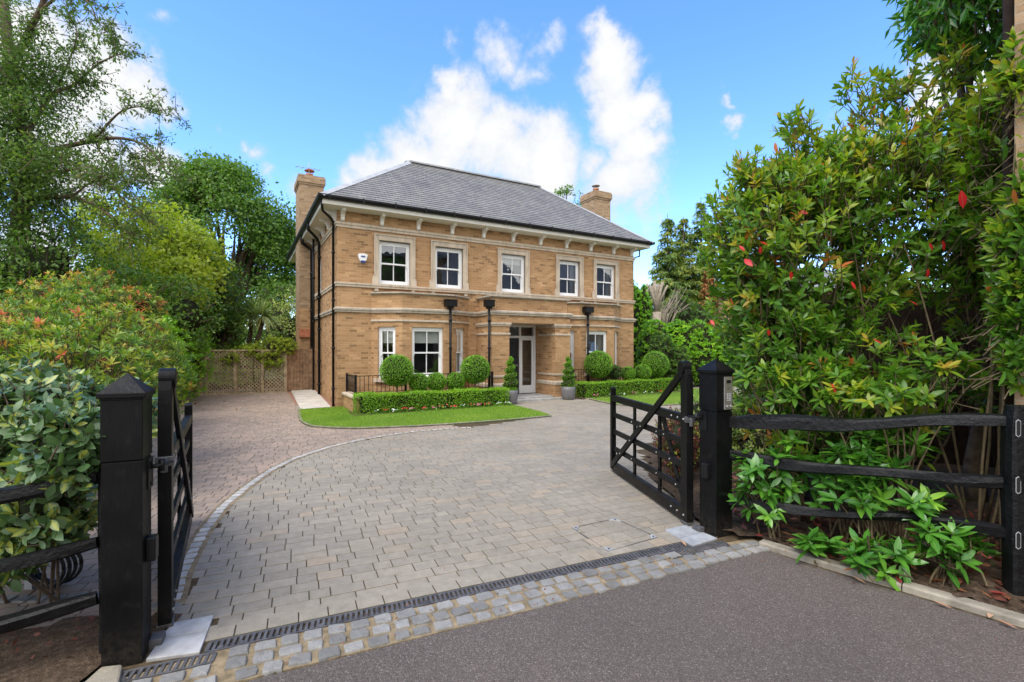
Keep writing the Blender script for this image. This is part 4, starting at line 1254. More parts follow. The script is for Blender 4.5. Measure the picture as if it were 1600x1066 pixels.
# lattice fence, timber gate
def lattice(px0, px1, ztop):
    a, b = Vector(gp(*px0)), Vector(gp(*px1)); d = b - a; L = d.length
    z0 = gz(*a)
    t = thing('lattice_fence', 'timber lattice fence across the end of the side drive', 'fence', (a.x, a.y, z0), math.atan2(d.y, d.x))
    H = ztop - z0
    dzL = gz(*b) - gz(*a)
    m = MB()
    st = .115
    n = int((L + H) / st)
    for k in range(n):
        s = k * st - H
        for sg in (1, -1):
            x0, zz0, x1, zz1 = (s, .05, s + H - .1, H - .05) if sg > 0 else (s + H - .1, .05, s, H - .05)
            # clip to [0,L]
            def cl(x0, z0, x1, z1):
                if x1 == x0: return None
                f = lambda x: z0 + (z1 - z0) * (x - x0) / (x1 - x0)
                lo, hi = (x0, x1) if x0 < x1 else (x1, x0)
                lo2, hi2 = max(lo, 0), min(hi, L)
                if hi2 - lo2 < .03: return None
                return (lo2, f(lo2), hi2, f(hi2))
            c = cl(x0, zz0, x1, zz1)
            if c: m.bar((c[0], sg * .006, c[1]), (c[2], sg * .006, c[3]), .011, .030, (0, 0, 1))
    m.build('lattice', M['timber_grey'], t)
    for x in (0, L * .35, L * .70, L):
        p = MB(); p.box(x - .045, x + .045, -.045, .045, -.1, H + .02); p.build('post', M['timber_grey'], t)
    r = MB(); r.box(-.04, L + .04, -.03, .03, H - .03, H + .02); r.box(-.04, L + .04, -.02, .02, .0, .06); r.build('rail', M['timber_grey'], t)
    return a, b
lattice((323, 617.5), (446, 612.5), 1.53)
a, b = Vector(gp(303, 619)), Vector(gp(321, 617.5))
d = b - a
bf = thing('board_fence', 'weathered upright board fence between laurel hedge and lattice', 'fence', (a.x, a.y, gz(*a)), math.atan2(d.y, d.x))
m = MB(); L = d.length
n = 5
for k in range(n): m.box(-.35 + (L + .3) * k / n + .004, -.35 + (L + .3) * (k + 1) / n - .004, -.01 - .006 * (k % 2), .012, 0, 1.42)
m.build('boards', M['timber_grey'], bf)
m = MB(); m.box(-.35, L - .02, .013, .05, .3, .38); m.box(-.35, L - .02, .013, .05, 1.1, 1.18); m.build('rail', M['timber_grey'], bf)
a, b = Vector(gp(447, 612.3)), Vector(gp(495, 608.8)); d = b - a; L = d.length
tg = thing('side_gate', 'brown boarded timber gate beside the left wall of the house', 'gate', (a.x, a.y, gz(*a)), math.atan2(d.y, d.x))
m = MB(); n = 9
for k in range(n):
    x0 = .05 + (L - .14) * k / n
    m.box(x0 + .003, x0 + (L - .14) / n - .003, -.012 - .003 * (k % 2), .012, .04, 1.40 + .0 * k)
m.build('boards', M['timber'], tg)
m = MB(); m.box(-.045, .045, -.05, .05, -.1, 1.44); m.box(L - .085, L - .005, -.05, .05, -.1, 1.42); m.build('post', M['timber'], tg)
m = MB(); m.box(.0, L - .05, -.018, .03, 1.40, 1.445); m.build('capping', M['timber'], tg)

# neighbouring brick house corner at the right edge
a = Vector((.745, .667)); b_ = Vector((.667, -.745)); c0 = Vector((3.64, 3.50))
nb = thing('neighbour_house', 'corner of a tall yellow brick building behind the big shrub with a dark downpipe', 'house', (c0.x, c0.y, 0), math.atan2(a.y, a.x))
m = MB(); m.box(0, 5.0, -3.5, 0, -.1, 6.5); m.build('wall', M['brick_old'], nb)
m = MB(); m.tube([(.4, .045, 6.3), (.4, .045, 0)], .036, 10); m.build('downpipe', M['dark_timber'], nb)
m = MB(); m.box(-.3, 5.3, -3.8, .3, 6.51, 6.7); m.build('roof', M['slate'], nb)
# dark boarded fence deep behind the shrub
df = thing('board_fence', 'dark boarded fence in deep shade behind the big red-leaved shrub', 'fence', (4.0, 6.9, 0), math.atan2(-.25, 1))
m = MB()
for k in range(34): m.box(-.2 + k * .135, -.2 + k * .135 + .128, -.01 - .01 * (k % 2), .012, 0, 2.35)
m.build('boards', M['dark_timber'], df)

# small garage roof and neighbour beyond the right hedge
gr_ = thing('garage', 'small outbuilding with a low slate roof beside the right corner of the house', 'outbuilding', (7.6, 25.5, 0), .2)
m = MB(); m.box(-2, 1.2, 0, 3, 0, 2.35); m.build('wall', M['brick'], gr_)
m = MB()
z0, z1 = 2.35, 3.35
e = [(-2.3, -.3, z0), (1.5, -.3, z0), (1.5, 3.3, z0), (-2.3, 3.3, z0)]; tt = [(-1, 1.5, z1), (.2, 1.5, z1)]
m.quad(e[0], e[1], tt[1], tt[0]); m.quad(e[1], e[2], tt[1]); m.quad(e[2], e[3], tt[0], tt[1]); m.quad(e[3], e[0], tt[0]); m.quad(*e[::-1])
m.build('roof', M['slate'], gr_)
far = thing('neighbour_house', 'cream brick neighbour house half hidden behind the conifers and the big shrub', 'house', (14.0, 29, 0), -.25)
m = MB(); m.box(-1.5, 8, 0, 8, 0, 4.9); m.build('wall', M['brick_old'], far)
m = MB(); z0, z1 = 4.9, 6.9
e = [(-2, -.5, z0), (8.5, -.5, z0), (8.5, 8.5, z0), (-2, 8.5, z0)]; tt = [(2, 4, z1), (5, 4, z1)]
m.quad(e[0], e[1], tt[1], tt[0]); m.quad(e[1], e[2], tt[1]); m.quad(e[2], e[3], tt[0], tt[1]); m.quad(e[3], e[0], tt[0]); m.quad(*e[::-1])
m.build('roof', M['slate'], far)
for x in (.3, 3, 5.8):
    w_ = MB(); w_.box(x, x + 1.0, -.03, .05, 2.9, 4.2); w_.build('window', M['white'], far)

# houses across the road behind the camera: what the windows reflect
for k, (u, v, lab) in enumerate(((5, -27, 'brick house with slate roof across the road, mirrored in the left windows'), (17.5, -27, 'brick house with slate roof across the road, mirrored in the middle windows'), (31, -27, 'brick house with slate roof across the road, mirrored in the right windows'))):
    x, y = hw(u, v)
    hh = thing('opposite_house', lab, 'house', (x, y, 0), HR, 'houses across the road')
    m = MB(); m.box(-5, 5, -8, 0, 0, 6.4); m.build('wall', M['brick'], hh)
    m = MB(); e = [(-5.5, -8.5, 6.4), (5.5, -8.5, 6.4), (5.5, .5, 6.4), (-5.5, .5, 6.4)]; tt = [(-2.5, -4, 12.2), (2.5, -4, 12.2)]
    m.quad(e[3], e[2], tt[1], tt[0]); m.quad(e[0], e[1], tt[1], tt[0]); m.quad(e[1], e[2], tt[1]); m.quad(e[3], e[0], tt[0]); m.quad(*e); m.build('roof', M['slate'], hh)
    for x in (-3.6, -1.2, 1.2, 3.6):
        for z in (.9, 3.6):
            w_ = MB(); w_.box(x - .5, x + .5, -.02, .06, z, z + 1.4); w_.build('window', M['white'], hh)

# spiral topiary pots
def planter(label, x, y):
    t = thing('planter', label, 'planter', (x, y, .0), 0.2)
    m = MB(); n = 28
    prof = [(.10, .0), (.165, .0), (.19, .05), (.215, .18), (.222, .30), (.215, .40), (.205, .405), (.195, .40), (.195, .36), (.02, .36)]
    m.lathe(prof, n); m.build('pot', M['planter'], t)
    s = MB(); s.lathe([(.194, .358), (.19, .372), (.02, .378)], 20); s.build('soil', M['soil'], t)
    return t
plL = gp(797.5, 631.5); plR = gp(888, 624.3)
planter('grey ribbed pot holding a spiral box, beside the left box hedge end', *plL)
planter('grey pot holding a spiral box, in front of the right portico column', *plR)

# coiled hose on a stand behind the left fence
hx, hy = gp(64, 925)
ho = thing('hose_coil', 'black coiled hose on a grey stand behind the left rail fence', 'hose', (hx, hy + .05, 0))
m = MB(); m.box(-.14, -.09, -.02, .02, 0, .26); m.box(-.14, .10, -.02, .02, .26, .29); m.build('stand', M['lead'], ho)
m = MB()
for k in range(4):
    m.tube([(.03 + (.12 + .012 * k) * math.cos(a * PI / 12), -.05 + .03 * k, .15 + (.12 + .012 * (k % 2)) * math.sin(a * PI / 12)) for a in range(25)], .011, 6)
m.build('coil', M['rubber'], ho)
# ------------------------------------------------------------------ VEGETATION
def nrm(a): return a / np.maximum(np.linalg.norm(a, axis=-1, keepdims=True), 1e-9)
def rdir(rng, n): return nrm(rng.normal(size=(n, 3)))

def leaf_mesh(name, P, D, N, L, W, rnd, mat, parent, lod=1, bend=.15, fold=.12, ovate=.45):
    n = len(P); D = nrm(D); N = nrm(N - D * np.sum(D * N, axis=1, keepdims=True)); S = np.cross(D, N)
    L = np.broadcast_to(L, (n,))[:, None]; W = np.broadcast_to(W, (n,))[:, None] * .5
    if lod == 0:
        V = np.stack([P, P + D * L * ovate + S * W - N * fold * W, P + D * L - N * bend * L, P + D * L * ovate - S * W - N * fold * W], 1)
        E = np.array([0, 1, .5, 1.0]); k = 4; fq = np.array([[0, 1, 2, 3]])
    elif lod == 1:
        V = np.stack([P, P + D * L * ovate + S * W + N * fold * W, P + D * L - N * bend * L, P + D * L * ovate - S * W + N * fold * W, P + D * L * ovate - N * (bend * .3 * L)], 1)
        E = np.array([.2, 1, .5, 1, 0.]); k = 5; fq = np.array([[0, 1, 2, 4], [0, 4, 2, 3]])
    else:
        rows = [(0.0, .10), (.16, .55), (.42, 1.0), (.72, .78), (1.0, .06)]
        vs = []; E = []
        for t, w in rows:
            c = P + D * L * t - N * (bend * L * t * t)
            vs += [c - S * W * w + N * fold * W * w, c, c + S * W * w + N * fold * W * w]; E += [1, 0, 1]
        V = np.stack(vs, 1); E = np.array(E, float); k = 15
        fq = np.array([[3 * i + a, 3 * i + a + 1, 3 * i + a + 4, 3 * i + a + 3] for i in range(4) for a in (0, 1)])
    Fq = (np.arange(n)[:, None, None] * k + fq[None]).reshape(-1, 4)
    return np_mesh(name, V.reshape(-1, 3), Fq, mat, parent, {'rnd': np.repeat(rnd, k), 'edge': np.tile(E, n)}, smooth=(lod == 2))

def twig_mesh(name, A, B, ra, rb, mat, parent, sides=4):
    A = np.asarray(A); B = np.asarray(B); n = len(A)
    d = nrm(B - A); s = nrm(np.cross(d, np.array([.3, .21, .93]))); u = np.cross(d, s)
    ra = np.broadcast_to(ra, (n,))[:, None]; rb = np.broadcast_to(rb, (n,))[:, None]
    vs = []
    for k in range(sides):
        a = 2 * PI * k / sides; o = s * math.cos(a) + u * math.sin(a); vs.append(A + o * ra)
    for k in range(sides):
        a = 2 * PI * k / sides; o = s * math.cos(a) + u * math.sin(a); vs.append(B + o * rb)
    V = np.stack(vs, 1).reshape(-1, 3)
    fq = np.array([[k, (k + 1) % sides, sides + (k + 1) % sides, sides + k] for k in range(sides)])
    Fq = (np.arange(n)[:, None, None] * 2 * sides + fq[None]).reshape(-1, 4)
    return tag(np_mesh(name, V, Fq, mat, parent, smooth=True), kind='stuff')

class Noise3:
    def __init__(s, seed, scale=1.0):
        r = np.random.default_rng(seed); s.k = r.normal(size=(14, 3)) * scale; s.p = r.random(14) * 6.28
    def __call__(s, P): return np.sin(P @ s.k.T + s.p).mean(axis=1) * 2.2

def blob_points(rng, blobs, n, shell=.55, thin=None, top=0.0):
    """points in the outer part of a union of ellipsoids; returns points and outward directions"""
    C = np.array([b[0] for b in blobs], float); R = np.array([b[1] for b in blobs], float)
    w = np.prod(R, axis=1) ** (2 / 3) * np.array([b[2] if len(b) > 2 else 1 for b in blobs]); w /= w.sum()
    Ps = []; Ds = []; got = 0
    while got < n:
        i = rng.choice(len(blobs), size=n, p=w); d = rdir(rng, n)
        r = shell + (1 - shell) * rng.random(n) ** .6
        P = C[i] + d * R[i] * r[:, None]
        keep = np.ones(n, bool)
        for j in range(len(blobs)):     # not deep inside a neighbour
            q = np.linalg.norm((P - C[j]) / R[j], axis=1)
            keep &= (q > shell * .9) | (i == j)
        if thin: keep &= thin[0](P) > thin[1] + rng.normal(size=n) * .12
        if top: keep &= (d[:, 2] > -top) | (rng.random(n) < .35)
        Ps.append(P[keep]); Ds.append(nrm(d / R[i])[keep]); got += keep.sum()
    return np.concatenate(Ps)[:n], np.concatenate(Ds)[:n]

def whorls(rng, T, A, k, L, W, spread=(.7, 1.25), jitter=.25, rn=None, back=.0):
    """k leaves round every twig tip T with axis A"""
    n = len(T); A = nrm(A)
    h = nrm(np.cross(A, np.array([.17, .31, .94]) + rng.normal(size=(n, 3)) * .01)); g = np.cross(A, h)
    P = []; D = []; Nn = []; LL = []; WW = []; RR = []
    base = rng.random(n) * 6.28
    for j in range(k):
        az = base + j * 2.39996 + rng.normal(size=n) * jitter
        ph = spread[0] + (spread[1] - spread[0]) * ((j + .5) / k) + rng.normal(size=n) * jitter * .6
        rad = h * np.cos(az)[:, None] + g * np.sin(az)[:, None]
        d = A * np.cos(ph)[:, None] + rad * np.sin(ph)[:, None]
        nn = A * np.sin(ph)[:, None] - rad * np.cos(ph)[:, None]
        P.append(T - A * (back * j / k) * (.6 + .8 * rng.random((n, 1)))); D.append(d); Nn.append(nn + rng.normal(size=(n, 3)) * .12)
        s = (.70 + .5 * rng.random(n)) * (.8 + .25 * j / k)
        LL.append(L * s); WW.append(W * s * (.9 + .2 * rng.random(n)))
        b = rn if rn is not None else rng.random(n)
        RR.append(np.clip(b + rng.normal(size=n) * .10 - .12 * j / k, 0, .97))
    return [np.concatenate(x) for x in (P, D, Nn, LL, WW, RR)]

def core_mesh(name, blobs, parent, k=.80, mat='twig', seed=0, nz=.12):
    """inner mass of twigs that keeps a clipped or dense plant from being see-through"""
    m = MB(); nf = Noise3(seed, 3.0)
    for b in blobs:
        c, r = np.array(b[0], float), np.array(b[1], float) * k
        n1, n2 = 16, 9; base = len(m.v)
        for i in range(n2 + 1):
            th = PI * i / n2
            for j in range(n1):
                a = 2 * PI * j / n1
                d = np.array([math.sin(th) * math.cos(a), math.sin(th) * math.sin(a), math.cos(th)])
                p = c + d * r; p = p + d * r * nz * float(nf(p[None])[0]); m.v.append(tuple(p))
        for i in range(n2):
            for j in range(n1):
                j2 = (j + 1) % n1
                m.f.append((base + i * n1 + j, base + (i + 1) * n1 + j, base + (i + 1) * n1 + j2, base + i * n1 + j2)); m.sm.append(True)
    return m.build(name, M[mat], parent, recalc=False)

# leaf materials
LM = {}
G = lambda *a: tuple(a)
LM['oak'] = mat_leaf('oak_leaf', gain=(2.2, 1.65, 1.15), stops= [(0, G(.022, .065, .016)), (.5, G(.045, .12, .024)), (1, G(.085, .18, .035))], rough=.5, trans=.4)
LM['lime'] = mat_leaf('bright_leaf', [(0, G(.13, .20, .016)), (.5, G(.25, .34, .026)), (1, G(.38, .45, .05))], .45, .40, gain=(1.25, 1.15, 1.1))
LM['dark'] = mat_leaf('dark_leaf', gain=(2.1, 1.75, 1.25), stops= [(0, G(.016, .045, .010)), (.5, G(.038, .095, .016)), (.85, G(.075, .15, .022)), (1, G(.14, .20, .03))], rough=.42, trans=.4)
LM['ash'] = mat_leaf('ash_leaf', gain=(2.1, 1.7, 1.3), stops= [(0, G(.025, .060, .016)), (.5, G(.045, .10, .024)), (.85, G(.08, .15, .035)), (1, G(.13, .19, .05))], rough=.5, trans=.4)
LM['photinia'] = mat_leaf('photinia_leaf', [(0, G(.032, .085, .014)), (.30, G(.07, .15, .020)), (.55, G(.15, .215, .024)), (.72, G(.26, .27, .035)), (.84, G(.29, .20, .045)), (.92, G(.33, .11, .05)), (1, G(.31, .05, .038))], .38, .34, gain=(1.6, 1.5, 1.25))
LM['bigshrub'] = mat_leaf('shrub_leaf', gain=(2.15, 1.70, 1.25), stops= [(0, G(.022, .075, .012)), (.35, G(.045, .135, .016)), (.6, G(.10, .19, .018)), (.80, G(.17, .215, .024)), (.92, G(.22, .16, .035)), (.965, G(.20, .11, .03)), (.98, G(.30, .008, .02)), (1, G(.34, .014, .03))], rough=.36, trans=.42, spec=.45, rib=(.20, .28, .06, 1))
LM['laurel'] = mat_leaf('laurel_leaf', [(0, G(.045, .14, .010)), (.5, G(.11, .27, .014)), (1, G(.22, .40, .028))], .36, .35, gain=(1.9, 1.65, 1.4))
LM['box'] = mat_leaf('box_leaf', [(0, G(.04, .12, .010)), (.5, G(.085, .215, .014)), (1, G(.15, .31, .025))], .42, .28, gain=(2.1, 1.8, 1.5))
LM['hedge'] = mat_leaf('box_hedge_leaf', [(0, G(.055, .15, .010)), (.5, G(.13, .28, .014)), (1, G(.24, .40, .025))], .42, .30)
LM['elaeagnus'] = mat_leaf('variegated_leaf', [(0, G(.035, .070, .032)), (.45, G(.065, .115, .055)), (.8, G(.12, .18, .085)), (1, G(.20, .22, .07))], .36, .22, spec=.5, edge=(.34, .37, .06, 1), gain=(1.15, 1.25, .95))
LM['rhodo'] = mat_leaf('rhododendron_leaf', [(0, G(.022, .085, .014)), (.5, G(.05, .165, .018)), (.85, G(.11, .26, .026)), (1, G(.18, .34, .04))], .27, .28, spec=.6, rib=(.20, .36, .09, 1))
LM['conifer'] = mat_leaf('conifer_spray', [(0, G(.022, .06, .018)), (.5, G(.055, .11, .026)), (.85, G(.13, .17, .035)), (1, G(.22, .22, .05))], .6, .3, gain=(2.3, 1.9, 1.5))
LM['brown'] = mat_leaf('dead_spray', [(0, G(.10, .045, .02)), (.5, G(.20, .09, .035)), (1, G(.32, .16, .06))], .8, .15)
LM['cordyline'] = mat_leaf('strap_leaf', [(0, G(.10, .15, .06)), (.5, G(.19, .26, .11)), (.9, G(.32, .36, .18)), (1, G(.40, .33, .14))], .4, .3)
LM['berberis'] = mat_leaf('berberis_leaf', [(0, G(.06, .012, .016)), (.45, G(.17, .03, .032)), (.62, G(.28, .06, .05)), (.66, G(.10, .16, .02)), (1, G(.28, .33, .04))], .45, .3)
LM['pale'] = mat_leaf('pale_variegated_leaf', [(0, G(.09, .17, .03)), (.5, G(.22, .30, .07)), (1, G(.48, .48, .20))], .4, .3)
LM['dry'] = mat_leaf('dry_leaf', [(0, G(.035, .012, .009)), (.35, G(.10, .03, .018)), (.6, G(.18, .055, .028)), (.8, G(.26, .11, .05)), (.9, G(.28, .03, .03)), (1, G(.46, .30, .18))], .6, .1, gain=(1, 1, 1))
LM['grass'] = mat_leaf('grass_blade', [(0, G(.075, .20, .012)), (.5, G(.13, .30, .016)), (1, G(.25, .42, .035))], .5, .35, gain=(1.4, 1.12, 1.2))

def limbs(rng, base, targets, r0, mat, parent, name='trunk', wob=.12, split=.35, r1=.012):
    m = MB(); base = np.array(base, float)
    for T in targets:
        T = np.array(T, float); mid = base + (T - base) * .5 + rng.normal(size=3) * np.linalg.norm(T - base) * wob * .6
        mid[2] += np.linalg.norm((T - base)[:2]) * .12
        pts = []
        for k in range(9):
            t = k / 8; p = base * (1 - t) ** 2 + 2 * mid * t * (1 - t) + T * t * t
            pts.append(p + rng.normal(size=3) * .03 * (0 < k < 8))
        m.tube(pts, [max(r0 * (1 - t / 8) ** 1.2, r1) for t in range(9)], 6)
    return m

def tree(name, label, base, height_fork, trunk_r, blobs, n_spray, k_leaf, spray_r, L, W, leafmat, seed, lod=0, thin=(1.1, -.25), n_limb=26, shell=.5, droop=.25, core=False, group=None, crown_name='crown', bark='bark', up=.5, cat='tree'):
    rng = np.random.default_rng(seed)
    t = thing(name, label, cat, tuple(base), 0, group)
    b = np.array(base, float)
    bl = [((np.array(x[0]) - b), x[1], *(x[2:])) for x in blobs]
    nf = Noise3(seed, thin[0])
    T, A = blob_points(rng, bl, n_spray, shell, (nf, thin[1]))
    n = n_spray * k_leaf
    i = np.repeat(np.arange(n_spray), k_leaf)
    off = np.clip(rng.normal(size=(n, 3)), -1.6, 1.6) * spray_r * np.array([1, 1, .55])
    P = T[i] + off
    D = nrm(A[i] * .5 + rdir(rng, n) * .9 + np.array([0, 0, -droop]))
    N = nrm(np.array([0, 0, up]) + A[i] * .5 + rng.normal(size=(n, 3)) * .45)
    clump = rng.random(n_spray)[i]
    rnd = np.clip(.28 + .42 * clump + rng.normal(size=n) * .16, 0, 1)
    sz = .7 + .6 * rng.random(n)
    leaf_mesh(crown_name, P, D, N, L * sz, W * sz, rnd, LM[leafmat], t, lod)
    fork = np.array([0, 0, height_fork], float)
    pick = T[rng.choice(n_spray, n_limb, replace=False)]
    m = limbs(rng, fork, pick, trunk_r * .55, bark, t)
    nn = 7
    m.tube([(0.05 * math.sin(k * 1.3 + seed), .05 * math.cos(k * 1.7 + seed), -.2 + (height_fork + .5) * k / nn) for k in range(nn + 1)], [trunk_r * (1.35 - .5 * min(1, k / 2) - .2 * k / nn) for k in range(nn + 1)], 10)
    m.build('trunk', M[bark], t)
    # fine twigs inside the crown
    q = T[rng.choice(n_spray, min(n_spray, 500), replace=False)]
    twig_mesh('twigs', q, q - nrm(q - fork) * (.35 + .5 * rng.random((len(q), 1))) * spray_r * 3, .008, .016, M[bark], t, 3)
    if core: core_mesh('inner_branches', bl, t, .42, seed=seed, nz=.3)
    return t

# ---- distant and mid-distance trees on the left
tree('oak_tree', 'tall dark green oak rising behind the lattice fence left of the chimney', (-15.3, 26, 0), 3.0, .42,
     [((-15.6, 26, 8.2), (3.1, 3.0, 3.4)), ((-14.0, 26.5, 6.2), (2.3, 2.2, 2.4)), ((-17.0, 26, 6.0), (2.2, 2.2, 2.4)), ((-13.2, 26, 4.6), (1.9, 2, 1.0), .6), ((-15.8, 26, 10.4), (1.7, 1.6, 1.3)), ((-13.3, 26, 7.7), (1.75, 1.7, 2.3)), ((-17.6, 26, 8.4), (1.5, 1.6, 1.8))],
     2300, 22, .34, .19, .11, 'oak', 11, 0, (1.2, -.18))
tree('maple_tree', 'bright yellow-green tree in front of the dark oak', (-12.9, 17.5, 0), 2.4, .16,
     [((-12.9, 17.5, 4.8), (1.8, 1.6, 2.1)), ((-11.5, 17.2, 4.7), (1.15, 1.2, 1.2)), ((-14.2, 17.5, 5.9), (1.5, 1.3, 1.4)), ((-12.4, 15.4, 3.9), (1.3, 1.0, 1.3)), ((-10.7, 15.8, 3.7), (.9, .8, .9))],
     1250, 16, .20, .145, .08, 'lime', 12, 0, (1.6, -.30), droop=.35)
tree('evergreen_tree', 'mid green rounded evergreen beneath the bright tree, above the laurel hedge', (-11.6, 19.2, 0), 1.2, .2,
     [((-11.9, 18.6, 3.6), (1.7, 1.4, 1.7)), ((-13.6, 17.0, 3.2), (1.6, 1.3, 1.7)), ((-11.3, 18.2, 2.3), (1.0, 1.2, 1.2))],
     800, 16, .17, .12, .06, 'dark', 13, 0, (1.6, -.5), core=True)
tree('holly_tree', 'dark glossy evergreen mass under the overhanging tree at the left edge', (-12.6, 12.8, 0), 1.0, .18,
     [((-12.2, 12.6, 3.6), (1.5, 1.2, 1.6)), ((-10.4, 13.0, 2.6), (1.3, 1.2, 1.3)), ((-13.6, 12.4, 3.4), (1.5, 1.2, 1.7)), ((-9.2, 13.6, 2.5), (.9, .9, 1.1))],
     1000, 16, .16, .11, .055, 'dark', 14, 0, (1.5, -.45), core=True)
for k, (x, y, z, r, mt, lab) in enumerate(((-12.8, 21.5, 1.5, 1.6, 'dark', 'dark shrub low behind the lattice fence beside the cordyline'), (-9.6, 22, 2.3, 1.5, 'pale', 'pale leaved shrub behind the lattice fence close to the chimney'), (-11.6, 24, 2.6, 1.8, 'oak', 'tall mid green shrub behind the cordyline'), (-10.6, 18.6, .9, .85, 'laurel', 'bright low shrub seen through the lattice fence'))):
    tree('garden_shrub', lab, (x, y, 0), .4, .06, [((x, y, z), (r, r * .8, z * .95))], 420, 14, .14, .10, .05, mt, 20 + k, 0, (1.7, -.7), n_limb=10, core=True, cat='shrub')

# ---- the big overhanging tree on the left
def overhanging():
    rng = np.random.default_rng(5)
    Y0 = 13.0; base = np.array([-13.0, 13.2, 0.0])
    t = thing('ash_tree', 'tall thin-leaved tree at the left edge with long bare branches arching over the garden', 'tree', tuple(base), 0)
    W = lambda px, py, dy=0: np.array(at(px, py, Y0 + dy)) - base
    m = MB(); lines = []
    def limb(pts, r0, r1, dys):
        P = [W(x, y, d) for (x, y), d in zip(pts, dys)]
        out = []
        for i in range(len(P) - 1):     # Catmull-Rom
            p0, p1, p2, p3 = P[max(i - 1, 0)], P[i], P[i + 1], P[min(i + 2, len(P) - 1)]
            for k in range(6):
                s = k / 6; out.append(.5 * ((2 * p1) + (-p0 + p2) * s + (2 * p0 - 5 * p1 + 4 * p2 - p3) * s * s + (-p0 + 3 * p1 - 3 * p2 + p3) * s ** 3))
        out.append(P[-1]); n = len(out)
        m.tube(out, [r0 + (r1 - r0) * (i / (n - 1)) ** .8 for i in range(n)], 7)
        lines.append((out, r0))
    limb([(22, 640), (25, 480), (34, 330), (44, 270), (30, 170), (12, 60), (0, -60)], .27, .10, [0, 0, 0, 0, .2, .4, .5])
    limb([(40, 310), (75, 309), (112, 308), (148, 320), (178, 342), (202, 367)], .085, .018, [0, -.3, -.5, -.7, -.9, -1.0])
    limb([(42, 290), (62, 258), (90, 234), (148, 220), (186, 216), (220, 224), (246, 246), (262, 272)], .10, .010, [0, .1, .2, .2, .1, 0, -.1, -.2])
    limb([(36, 215), (80, 150), (112, 135), (132, 118), (160, 96), (198, 81)], .075, .010, [0, .3, .6, .7, .8, .9])
    limb([(120, 226), (150, 214), (170, 192), (190, 174), (216, 167), (246, 172), (276, 170)], .045, .007, [.2, 0, -.2, -.4, -.5, -.6, -.7])
    limb([(15, 110), (40, 60), (66, 8), (84, -50)], .10, .05, [.2, -.2, -.4, -.5])
    limb([(60, 20), (100, -10), (138, 4), (154, 36), (178, 50)], .04, .007, [-.4, -.5, -.6, -.6, -.7])
    limb([(112, 308), (150, 282), (182, 300), (200, 322), (214, 336)], .03, .006, [-.5, -.8, -1, -1.1, -1.2])
    limb([(148, 220), (162, 246), (186, 270), (200, 290)], .028, .006, [.2, 0, -.2, -.4])
    limb([(90, 135), (110, 90), (120, 50), (105, 20)], .035, .008, [.6, .7, .8, .8])
    limb([(186, 216), (214, 250), (232, 275)], .02, .005, [.1, .3, .4])
    limb([(46, 270), (95, 268), (135, 262), (160, 275)], .05, .008, [.1, -.6, -.9, -1.1])
    m.build('trunk', M['bark'], t)
    # twigs along the limbs
    A = []; B = []; TT = []
    for out, r0 in lines:
        o = np.array(out)
        if r0 > .2: continue
        for k in range(int(26 if r0 < .06 else 36)):
            f = rng.random() ** .7 * (len(o) - 1.01); i = int(f); p = o[i] + (o[i + 1] - o[i]) * (f - i)
            d = nrm((o[min(i + 1, len(o) - 1)] - o[i])[None])[0]
            v = nrm((d * .7 + rdir(rng, 1)[0] * .9 + np.array([.15, 0, -.05]))[None])[0]; Ln = .25 + .65 * rng.random()
            q = p + v * Ln + np.array([0, 0, -.10 * Ln]); A.append(p); B.append(q); TT.append((q, v))
            for _ in range(3):
                s = rng.random(); p2 = p + (q - p) * s; v2 = nrm((v * .6 + rdir(rng, 1)[0] * .8)[None])[0]
                q2 = p2 + v2 * (.12 + .3 * rng.random()); A.append(p2); B.append(q2); TT.append((q2, v2))
    twig_mesh('twigs', np.array(A), np.array(B), .009, .004, M['bark'], t, 4)
    T = np.array([x[0] for x in TT]); V = np.array([x[1] for x in TT])
    k = 7; n = len(T) * k; i = np.repeat(np.arange(len(T)), k)
    P = T[i] - V[i] * rng.random((n, 1)) * .25 + rng.normal(size=(n, 3)) * .05
    # dense clumps
    bl = [((-13.5, 13.2, 9.4), (1.7, 1.4, 2.0)), ((-12.9, 13, 7.3), (1.7, 1.4, 1.3)), ((-13.3, 13, 5.3), (1.5, 1.3, 1.2)), ((-12.0, 12.8, 6.5), (1.1, 1.2, .8), .8), ((-14.2, 12, 7.0), (1.5, 1.4, 2.5)), ((-12.4, 12.6, 8.9), (1.0, 1.1, .8), .7), ((-12.9, 12.0, 10.6), (1.2, 1.0, 1.0)), ((-11.6, 12.3, 7.7), (.7, .8, .5), .6), ((-12.6, 11.9, 5.9), (1.4, .9, 1.2))]
    bl = [(np.array(c) - base, r, *x) for c, r, *x in bl]
    T2, A2 = blob_points(rng, bl, 2500, .2, (Noise3(3, 1.8), -.05))
    k2 = 16; i2 = np.repeat(np.arange(len(T2)), k2)
    P2 = T2[i2] + rng.normal(size=(len(i2), 3)) * np.array([.17, .17, .11])
    P = np.concatenate([P, P2]); n = len(P)
    D = nrm(rdir(rng, n) + np.array([0, 0, -.35])); N = nrm(np.array([0, 0, .6]) + rng.normal(size=(n, 3)) * .5)
    sz = .7 + .6 * rng.random(n)
    leaf_mesh('crown', P, D, N, .105 * sz, .042 * sz, np.clip(.45 + rng.normal(size=n) * .22, 0, 1), LM['ash'], t, 0)
    q = T2[rng.choice(len(T2), 420)]
    twig_mesh('twigs', q, q + nrm(rdir(rng, 420) + np.array([-.4, 0, -.5])) * .6, .006, .012, M['bark'], t, 3)
overhanging()

